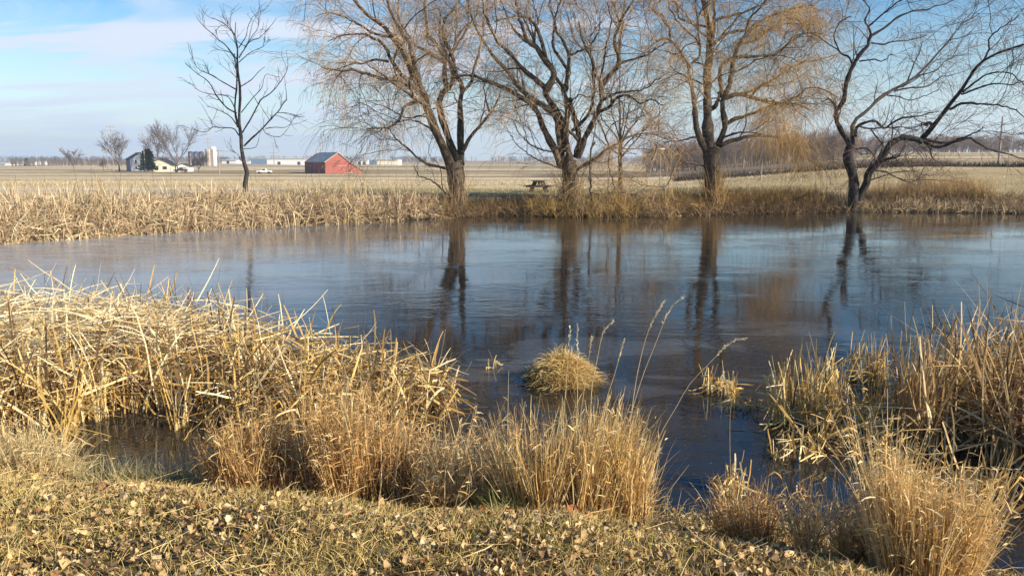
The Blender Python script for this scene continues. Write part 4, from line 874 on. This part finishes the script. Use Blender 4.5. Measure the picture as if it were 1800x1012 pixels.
M_pole = mat_plain('grey_pole_wood', (.30, .27, .25), .8, .2, 2, (6, 6, .5))
M_polew = mat_plain('pale_pole', (.5, .48, .44), .7, .1)
def tube_part(name, pts, radii, mat, parent, k=8):
    V, Qd, Cc = tubes(np.array(pts, float)[None], np.array(radii, float)[None], k, np.ones((1, 3)))
    me = np_mesh(name, V, [Qd], None, True); me.materials.append(mat); o = bpy.data.objects.new(name, me); COL.objects.link(o); o.parent = parent; return o
def pole(u, vtop, D, label, arms=(), rad=.15, mat=M_pole, name='utility_pole', cat='utility pole', group='utility poles across the fields', ins=True, rz=0.25):
    x = (u - 900) / FPX * D; zb = gz(x, D); H = at(u, vtop, D)[2] - zb
    o = empty(name, (x, D, zb), rz); tag(o, label, cat, group)
    tube_part('post', [(0, 0, -.3), (0, 0, H * .5), (0, 0, H)], [rad * 1.2, rad, rad * .75], mat, o)
    for (fz, wd) in arms:
        ar = part('crossarm', lambda bm: [box(bm, (0, .16, H * fz), (wd, .16, .20))] + ([box(bm, (sx * wd * .45, .16, H * fz + .28), (.16, .16, .36)) for sx in (-1, 0, 1)] if ins else []), mat, o)
    return o
PA = ((.985, 3.2), (.91, 4.4), (.76, 5.4)); PB = ((.985, 2.6), (.84, 4.6))
pole(207, 222, 320, 'tall utility pole with three crossarms left of the farmhouse', PA, .11)
pole(374, 243, 410, 'utility pole with crossarms in front of the silos', ((.97, 3.5), (.86, 4.8), (.5, 3)), .16)
pole(487, 251, 500, 'utility pole with two wide crossarms before the long white warehouse', ((.985, 2.4), (.86, 6), (.6, 6)), .22)
pole(568, 251, 620, 'utility pole whose top shows above the barn roof', ((.985, 2.4), (.86, 6), (.7, 6)), .24)
pole(643, 268, 780, 'distant utility pole just right of the barn', ((.97, 3), (.8, 6)), .26)
pole(197, 262, 340, 'short plain pole left of the tallest crossarm pole', ((.97, 2.4),), .16)
pole(262, 260, 318, 'plain pole standing before the dark evergreen at the farmhouse', (), .17)
pole(391, 264, 240, 'grey pole with a small crossarm just left of the slim bare tree', ((.97, 2.2),), .14, ins=False)
pole(718, 275, 74, 'thin bare pole in the field left of the barn-side willow', (), .035, mat=M_pole, name='thin_pole', cat='pole')
pole(1745, 205, 92, 'tall pole seen through the leaning willow at far right', (), .10)
pole(1334, 288, 72, 'short dark post behind the golden hanging twigs', (), .05, name='fence_post', cat='post')
o = pole(1158, 258, 78, 'pale post with a small white cross board left of the golden willow', (), .035, mat=M_pole, name='board_post', cat='post')
H1 = at(1158, 258, 78)[2] - o.location.z
part('board', lambda bm: box(bm, (0, -.08, H1 - .2), (.75, .04, .10)), mat_plain('white_board', (.8, .8, .78)), o)
for (u, D, h) in ((305, 200, .8), (376, 150, .8), (100, 120, 1.1)):
    pass

# ------------------------------------------------------------------ the red barn
M_red = mat_plain('red_barn_boards', (.31, .095, .075), .8, .30, 1.2, (5, 5, .3))
M_roof = mat_plain('grey_metal_roof', (.20, .235, .27), .55, .28, .6, (3, .5, 1))
M_white = mat_plain('white_paint', (.74, .72, .68), .6, .06, 1)
M_pale = mat_plain('weathered_trim', (.40, .30, .27), .7, .1, 1)
M_dark = mat_plain('dark_glass', (.03, .035, .045), .2, .1, 1)
def prism(bm, prof, y0, y1):
    """profile [(x,z)] swept along y"""
    a = [bm.verts.new((x, y0, z)) for x, z in prof]; b = [bm.verts.new((x, y1, z)) for x, z in prof]; n = len(prof)
    bm.faces.new(a); bm.faces.new(b[::-1])
    for i in range(n): bm.faces.new((a[i], b[i], b[(i + 1) % n], a[(i + 1) % n]))
    bmesh.ops.recalc_face_normals(bm, faces=bm.faces)
def roof_slab(bm, prof, y0, y1, th):
    """a roof sheet following the profile's open upper line"""
    up = [(x, z + th) for x, z in prof]; prism(bm, prof + up[::-1], y0, y1)
def barn():
    D = 300; sc = D / FPX; cx = (589 - 900) / FPX * D; zb = gz(cx, D) - .1
    # local x = across the gable, local y = along the ridge; gable end at y=0 faces the viewer's right
    LEN, WID = 15.5, 15.5
    xg = (582 - 900) / FPX * D                     # the corner between shaded long side and sunlit gable
    o = empty('red_barn', (xg, D - 6, zb), R(42)); tag(o, 'red barn with a grey metal roof, low lean-to sides and one sunlit gable end', 'barn')
    # profile (x from the near corner, z): eave side near the viewer is x=0
    w1 = WID
    prof = [(0, 0), (0, 4.4), (5.2, 7.6), (9.6, 4.5), (9.6, 4.1), (w1, .9), (w1, 0)]
    # ridge runs to the left/back: use -y' so that the gable plane is y=0
    part('wall', lambda bm: prism(bm, prof, 0, LEN), M_red, o)
    rf = part('roof', lambda bm: (roof_slab(bm, [(-.5, 4.20), (0, 4.52), (5.2, 7.72), (9.9, 4.42)], -.35, LEN - 2.2, .14)), M_roof, o)
    part('lean_to_roof', lambda bm: roof_slab(bm, [(9.55, 4.22), (w1 + .35, .82)], -.35, LEN + .3, .13), M_roof, o)
    part('rake_trim', lambda bm: (roof_slab(bm, [(-.5, 4.02), (0, 4.34), (5.2, 7.54), (9.9, 4.24)], -.42, -.352, .30)), M_pale, o)
    d = part('door', lambda bm: (box(bm, (-.06, 6.0, 1.9), (.10, 3.4, 3.7))), M_red, o)
    part('door_frame', lambda bm: [box(bm, (-.10, 6.0, 3.85), (.10, 6.2, .18)), box(bm, (-.13, 4.25, 1.9), (.06, .14, 3.7)), box(bm, (-.13, 7.75, 1.9), (.06, .14, 3.7))], M_pale, d)
    part('door', lambda bm: (box(bm, (-.06, 12.4, 1.5), (.10, 2.6, 2.9))), M_red, o)
    part('door_frame', lambda bm: [box(bm, (-.10, 12.0, 3.05), (.10, 5.0, .16)), box(bm, (-.13, 11.0, 1.5), (.06, .13, 2.9))], M_pale, bpy.data.objects['door.001'])
    part('window', lambda bm: box(bm, (-.05, 2.3, 1.2), (.08, .9, 1.4)), M_dark, o)
    part('door_track', lambda bm: box(bm, (7.4, -.06, 2.9), (5.0, .10, .16)), M_pale, o)
    part('sill_board', lambda bm: box(bm, (9.4, -.05, .25), (4.0, .08, .20)), M_pale, o)
    return o
barn()

# ------------------------------------------------------------------ farmstead on the left
def house(u, vtop, D, wdt, dep, eave, ridge, rz, label, mat, name='farmhouse', cat='house', roofm=None, wins=(), door=None, group=None, axis='y'):
    x = (u - 900) / FPX * D; o = empty(name, (x, D, gz(x, D) - .1), rz); tag(o, label, cat, group)
    part('wall', lambda bm: prism(bm, [(-wdt / 2, 0), (-wdt / 2, eave), (0, ridge), (wdt / 2, eave), (wdt / 2, 0)], -dep / 2, dep / 2), mat, o)
    sl = (ridge - eave) / (wdt / 2)
    part('roof', lambda bm: roof_slab(bm, [(-wdt / 2 - .4, eave - .4 * sl + .03), (0, ridge + .03), (wdt / 2 + .4, eave - .4 * sl + .03)], -dep / 2 - .4, dep / 2 + .4, .16), roofm or M_shingle, o)
    for (wx, wz, ww, wh) in wins:
        w_ = part('window', lambda bm: box(bm, (wx, -dep / 2 - .02, wz), (ww, .06, wh)), M_dark, o)
        part('frame', lambda bm: [box(bm, (wx, -dep / 2 - .05, wz + s_ * (wh / 2 + .05)), (ww + .2, .06, .1)) for s_ in (-1, 1)] + [box(bm, (wx + s_ * (ww / 2 + .05), -dep / 2 - .05, wz), (.1, .06, wh)) for s_ in (-1, 1)], M_white, w_)
    if door:
        part('door', lambda bm: box(bm, (door[0], -dep / 2 - .03, door[3] / 2), (door[2], .08, door[3])), M_pale, o)
    return o
M_shingle = mat_plain('dark_shingles', (.06, .06, .065), .8, .2, 2)
M_cream = mat_plain('cream_siding', (.70, .66, .52), .7, .05, 1)
M_shade_grey = mat_plain('shade_grey_siding', (.20, .22, .27), .7, .08, 1)  # the gable's shade is put into this darker grey siding colour
house(252, 264, 338, 8.2, 9, 5.0, 7.6, R(35), 'two storey farmhouse behind the evergreen, its gable shade put into grey walls', M_shade_grey, wins=((-2, 4, .9, 1.4), (1.6, 4, .9, 1.4), (-2, 1.5, .9, 1.4)))
house(294, 275, 325, 9.0, 8, 2.7, 5.2, R(8), 'low cream farmhouse with a white gable end and three windows', M_cream, wins=((-2.6, 1.6, .9, 1.2), (-1.2, 1.6, .9, 1.2), (1.6, 1.6, 1.6, 1.2)))
house(331, 284, 328, 5.4, 6, 2.2, 3.3, R(10), 'small white garage right of the low cream farmhouse', M_white, name='garage', cat='garage', door=(0.2, 0, 2.4, 2.0))
def cyl(bm, c, r, h, seg=24, dome=False):
    prof = [(r, 0), (r, h)] + ([(r * math.cos(a), h + r * .55 * math.sin(a)) for a in (R(25), R(50), R(75))] if dome else [(r * .5, h + r * .15)])
    rings = [[bm.verts.new((c[0] + q * math.cos(t), c[1] + q * math.sin(t), c[2] + z)) for t in np.linspace(0, 2 * math.pi, seg, endpoint=False)] for q, z in prof]
    for a, b in zip(rings[:-1], rings[1:]):
        for i in range(seg): bm.faces.new((a[i], a[(i + 1) % seg], b[(i + 1) % seg], b[i]))
    bm.faces.new(rings[-1])
def silo(u, vtop, D, r, label, mat, ladder=True):
    x = (u - 900) / FPX * D; zb = gz(x, D); H = at(u, vtop, D)[2] - zb - r * .5
    o = empty('silo', (x, D, zb)); tag(o, label, 'silo', 'farm silos')
    part('shell', lambda bm: cyl(bm, (0, 0, 0), r, H), mat, o); part('dome', lambda bm: cyl(bm, (0, 0, H + .002), r * 1.01, .3, dome=True), mat, o)
    part('chute', lambda bm: box(bm, (r * .25, -r - .2, H * .48), (.8, .5, H * .95)), M_pale, o)
silo(382, 258.5, 600, 2.2, 'tall white concrete silo, the brightest of the farm silos', mat_plain('white_concrete', (.74, .74, .72), .8, .08, .4))
silo(372.5, 262, 598, 1.8, 'tan silo between the white one and the dark blue bins', mat_plain('tan_concrete', (.42, .38, .31), .8, .12, .5))
for k, u in enumerate((343, 352, 361)):
    silo(u, 267, 605 + k * 6, 2.0, ['dark blue storage silo at the left end of the row', 'dark blue storage silo in the middle of the three', 'dark blue storage silo next to the tan silo'][k], mat_plain('blue_enamel', (.045, .06, .12), .4, .1, .4))
def shed(u0, u1, vtop, D, label, mat, mat2=None, frac=.0, name='warehouse', cat='warehouse', doors=0, roofm=None):
    x0, x1 = (u0 - 900) / FPX * D, (u1 - 900) / FPX * D; W_ = x1 - x0; zb = gz((x0 + x1) / 2, D) - .3; H = at(u0, vtop, D)[2] - zb
    o = empty(name, ((x0 + x1) / 2, D, zb)); tag(o, label, cat, 'distant low buildings across the fields')
    xs = -W_ / 2 + W_ * frac
    part('wall', lambda bm: box(bm, ((xs + W_ / 2) / 2, 15, (H - .6) / 2), (W_ / 2 - xs, 30, H - .6)), mat, o)
    if mat2: part('end_block', lambda bm: box(bm, ((-W_ / 2 + xs) / 2 - .01, 14.5, (H - .6) / 2), (W_ * frac - .02, 31, H - .6)), mat2, o)
    part('roof', lambda bm: prism(bm, [(-W_ / 2 - .5, H - .598), (-W_ / 2 - .5, H - .2), (0, H + .4), (W_ / 2 + .5, H - .2), (W_ / 2 + .5, H - .598)], -1.2, 30.5), roofm or M_roofw, o)
    for k in range(doors):
        part('door', lambda bm: box(bm, (xs + (W_ / 2 - xs) * (k + .6) / (doors + .4), -.06, 1.9), (3.2, .12, 3.4)), M_dark, o)
M_roofw = mat_plain('pale_metal_roof', (.5, .52, .55), .5, .05, .2)
M_blue = mat_plain('blue_cladding', (.13, .21, .33), .6, .05, .3)
M_steel = mat_plain('white_cladding', (.72, .73, .74), .6, .04, .3)
shed(447, 592, 278, 900, 'very long white warehouse with a blue left end behind the barn', M_steel, M_blue, .19, doors=3)
shed(652, 702, 280, 870, 'cream warehouse with a blue end right of the barn', M_cream, M_blue, .27, doors=0)
shed(630, 650, 280.5, 930, 'small white open shed just right of the barn', M_steel, doors=2)
shed(396, 421, 281, 1000, 'low white shed seen left of the slim bare tree', M_steel, doors=1)
shed(424, 446, 282, 1020, 'low pale shed seen right of the slim bare tree', M_steel)
shed(0, 20, 287, 780, 'white low building at the far left edge', M_steel)
shed(26, 58, 285.5, 800, 'second white low building from the left edge', M_steel)
shed(60, 64, 284, 790, 'tiny white building beside a dark cedar', M_steel)

# white pickup in the field
def pickup(u, D, label, rz, paint):
    x = (u - 900) / FPX * D; o = empty('pickup_truck', (x, D, gz(x, D)), rz); tag(o, label, 'truck')
    def body(bm):
        prism(bm, [(-2.6, .5), (-2.6, 1.05), (-1.0, 1.08), (-.95, 1.1), (1.0, 1.1), (2.5, 1.0), (2.65, .85), (2.65, .5)], -.9, .9); bmesh.ops.bevel(bm, geom=bm.edges[:], offset=.05, segments=2, affect='EDGES')
    part('body', body, paint, o)
    c_ = part('cab', lambda bm: prism(bm, [(-.85, 1.08), (-.65, 1.75), (.55, 1.78), (1.15, 1.08)], -.78, .78), paint, o)
    part('side_window', lambda bm: prism(bm, [(-.6, 1.18), (-.5, 1.65), (.45, 1.68), (.85, 1.18)], -.80, .80), M_dark, c_)
    for sx in (-1.7, 1.7):
        for sy in (-.85, .85):
            def wh(bm):
                from mathutils import Matrix
                bmesh.ops.create_cone(bm, cap_ends=True, segments=18, radius1=.38, radius2=.38, depth=.26, matrix=Matrix.Translation((sx, sy, .38)) @ Matrix.Rotation(R(90), 4, 'X'))
            part('wheel', wh, M_tyre, o)
M_tyre = mat_plain('tyre_rubber', (.02, .02, .02), .8)
pickup(469, 292, 'white pickup truck parked in the stubble field left of the barn', R(184), mat_plain('white_car_paint', (.75, .75, .73), .3, .03))
pickup(324, 318, 'dark vehicle parked beside the small white garage', R(200), mat_plain('dark_car_paint', (.03, .035, .05), .3, .03))

# trees about the farmstead
def far_tree(u, D, h, spread, label, pal=((.17, .145, .14), (.13, .11, .11)), name='bare_tree', stems=5, n2=13, n3=9, cat='tree', rz=1.0, tr=.28):
    x = (u - 900) / FPX * D; zb = gz(x, D); o = empty(name, (x, D, zb)); tag(o, label, cat, 'trees around the farmstead')
    G = Geo(); a = rng.random(stems) * 6.283 + np.arange(stems) * 2.4
    tP = np.array([[(0, 0, -.2), (.05, 0, h * .1), (0, .03, h * .2)]]) + np.array([x, D, zb]); G.add(*tubes(tP, np.array([[tr * 1.3, tr, tr * .9]]), 9, np.array([pal[1]])))
    b = np.repeat(tP[:, -1], stems, 0); d = np.stack([np.cos(a) * spread, np.sin(a) * spread, np.ones(stems)], -1)
    P = walk(b, d, h * (.72 + .2 * rng.random(stems)), 9, -.02, .07); r = tr * .6 * np.linspace(1, .2, 10)[None] * np.ones((stems, 1))
    G.add(*tubes(P, r, 5, cols(stems, pal, [1, 1], .1))); G.build('trunk', M_twig, o)
    H = Geo(); P2, r2 = spawn(P, r, n2 / h, h * .2, h * .42, .6, 6, .2, -.02, .09, .1, rmul=.45); r2 = np.maximum(r2, .055); H.add(*tubes(P2, r2, 3, cols(len(P2), pal, [1, 1], .15)))
    P3, r3 = spawn(P2, r2, n3 / (h * .3), h * .07, h * .2, .6, 4, .15, .0, .1, .05, rmul=.5); r3 = np.maximum(r3, .036); H.add(*tubes(P3, r3, 3, cols(len(P3), pal, [1, 1], .15)))
    H.build('crown', M_twig, o); return o
far_tree(318, 322, 15.5, .62, 'largest bare farmyard tree, spreading between the cream house and the garage', stems=9)
far_tree(217, 345, 12.5, .5, 'bushy bare tree left of the grey farmhouse', stems=8)
far_tree(287, 352, 13.5, .55, 'bare tree rising behind the dark evergreen', stems=7)
far_tree(355, 300, 6.0, .6, 'small bare tree right of the garage', stems=6, tr=.16)
far_tree(138, 420, 8.5, .8, 'wide open bare tree alone at the end of the hedge', stems=7, tr=.18)
far_tree(190, 300, 4.2, .5, 'small round bare tree left of the tallest pole', stems=6, tr=.07, n2=9, n3=6)
def conifer(u, D, h, r, label, tilt=0):
    x = (u - 900) / FPX * D; zb = gz(x, D); o = empty('evergreen_tree', (x, D, zb)); tag(o, label, 'tree', 'trees around the farmstead')
    tube_part('trunk', [(0, 0, -.2), (0, 0, h * .5), (0, 0, h)], [.25, .16, .04], M_shingle, o)
    n = 5200; f = rng.random(n) ** .8; rad = r * 1.25 * (1.03 - f) ** .7 * (.45 + .65 * np.sin(f * 23 + .4) ** 2) * (1 + .25 * np.sin(5 * f + 3)) * rng.random(n) ** .4; a = rng.random(n) * 6.283
    b = np.stack([x + rad * np.cos(a), D + rad * np.sin(a), zb + h * (.1 + .9 * f)], -1); d = np.stack([np.cos(a), np.sin(a), -.25 + .3 * rng.normal(size=n)], -1)
    P = walk(b, d, .5 + .5 * rng.random(n), 2, .1, .1); G = Geo(); G.add(*ribbons(P, np.array([[.16, .2, .03]]) * np.ones((n, 1)), cols(n, [(.028, .045, .028), (.045, .06, .035), (.018, .028, .02)], [2, 1, 1], .2))); G.build('foliage', M_far, o)
conifer(267, 320, 8.8, 3.0, 'dark evergreen in front of the farmhouse')
conifer(57, 700, 6.5, 1.6, 'dark cedar beside the tiny white building at far left')

# woods and the far treeline: masses of bare crowns
def woods(name, label, xy, h, n2, pal, wts, wmul=1.0, spread=.35, evergreen=0):
    n = len(xy); zb = terrain(xy[:, 0], xy[:, 1], False); hh = h * (.7 + .5 * rng.random(n)); G = Geo()
    base = np.column_stack([xy, zb]); tops = walk(base - np.array([0, 0, .3]), np.column_stack([rng.normal(size=(n, 2)) * .06, np.ones(n)]), hh * .85, 4, 0, .05)
    G.add(*tubes(tops, .0016 * 10 * wmul * hh[:, None] * np.linspace(1, .3, 5)[None], 4, cols(n, pal, wts, .15)))
    rr = np.full((n, 5), .1); P, r = spawn(tops, rr, n2 / (h * .85), h * .18, h * .42, spread * 1.6, 4, .04, -.05, .1, .25, rmul=1)
    G.add(*tubes(P, np.full((len(P), 5), .0055 * h * wmul) * np.linspace(1, .4, 5), 3, cols(len(P), pal, wts, .2)))
    P2, r2 = spawn(P, r, 7 / (h * .3), h * .08, h * .2, .6, 3, .2, 0, .1, .1, rmul=1)
    G.add(*tubes(P2, np.full((len(P2), 4), .0032 * h * wmul) * np.linspace(1, .5, 4), 3, cols(len(P2), pal, wts, .2)))
    tag(G.build(name, M_twig), label, 'woods', kind='stuff')
GREY = [(.20, .155, .14), (.25, .19, .16), (.15, .125, .12)]
q = []
for k in range(420):
    u = rng.uniform(1135, 1500); D = rng.uniform(215, 290); q.append(((u - 900) / FPX * D, D))
woods('bare_woods', 'grey brown bare woodland behind the golden willow', np.array(q), 7.6, 26, GREY, [2, 2, 1], .85, .5)
q = []
for k in range(760):
    u = rng.uniform(1440, 2100); D = rng.uniform(395, 480); q.append(((u - 900) / FPX * D, D))
woods('bare_woods', 'distant bare wood at the top of the right-hand field', np.array(q), 7.5, 22, GREY, [2, 2, 1], 1.2, .5)
q = []
for k in range(2600):
    u = rng.uniform(-400, 1180); D = rng.uniform(1100, 1700)
    if vnoise(np.array([u / 60.]), np.array([2.]), 8)[0] < rng.random() * .9: continue
    q.append(((u - 900) / FPX * D, D))
woods('far_treeline', 'low hazy line of bare trees along the horizon', np.array(q), 9, 12, [(.13, .12, .135), (.16, .145, .15)], [1, 1], 2.0, .6)
q = []
for k in range(240):
    u = rng.uniform(30, 240); D = rng.uniform(600, 720); q.append(((u - 900) / FPX * D, D))
woods('hedgerow_trees', 'brown hedgerow and scrub left of the farmhouse', np.array(q), 5.5, 12, [(.19, .15, .12), (.15, .12, .11)], [1, 1], 1.5)
# scrub lining the ditch on the right
n = 12000; u = rng.uniform(1180, 2000, n); D = rng.uniform(86, 97, n); q = np.column_stack([(u - 900) / FPX * D, D])
P, rb = tufts(q, .2, .95, [(.045, .036, .03), (.08, .055, .042), (.028, .026, .025)], [2, 1, 2], .03, .4, .1, .1, 3, hs=.45 + .9 * vnoise(q[:, 0] * .35, q[:, 1] * .35, 71))
G = Geo(); G.add(*rb); tag(G.build('ditch_scrub', M_twig), 'dark scrubby weeds lining the ditch across the right-hand field', 'scrub', kind='stuff')

# the pale winter air
zlo = -4.0
bm = bmesh.new(); box(bm, (100, 900, 25), (3400, 2100, 62)); me = bpy.data.meshes.new('haze'); bm.to_mesh(me); bm.free()
hm, ht = newmat('pale_air'); hp = ht.nodes.new('ShaderNodeVolumePrincipled'); ho = ht.nodes.new('ShaderNodeOutputMaterial')
hp.inputs['Color'].default_value = (.80, .88, 1.0, 1); hp.inputs['Density'].default_value = .00028; hp.inputs['Anisotropy'].default_value = .2
ht.links.new(hp.outputs[0], ho.inputs['Volume'])
tag(link_mesh('haze', me, hm), 'thin pale winter haze over the fields', 'haze', kind='stuff')
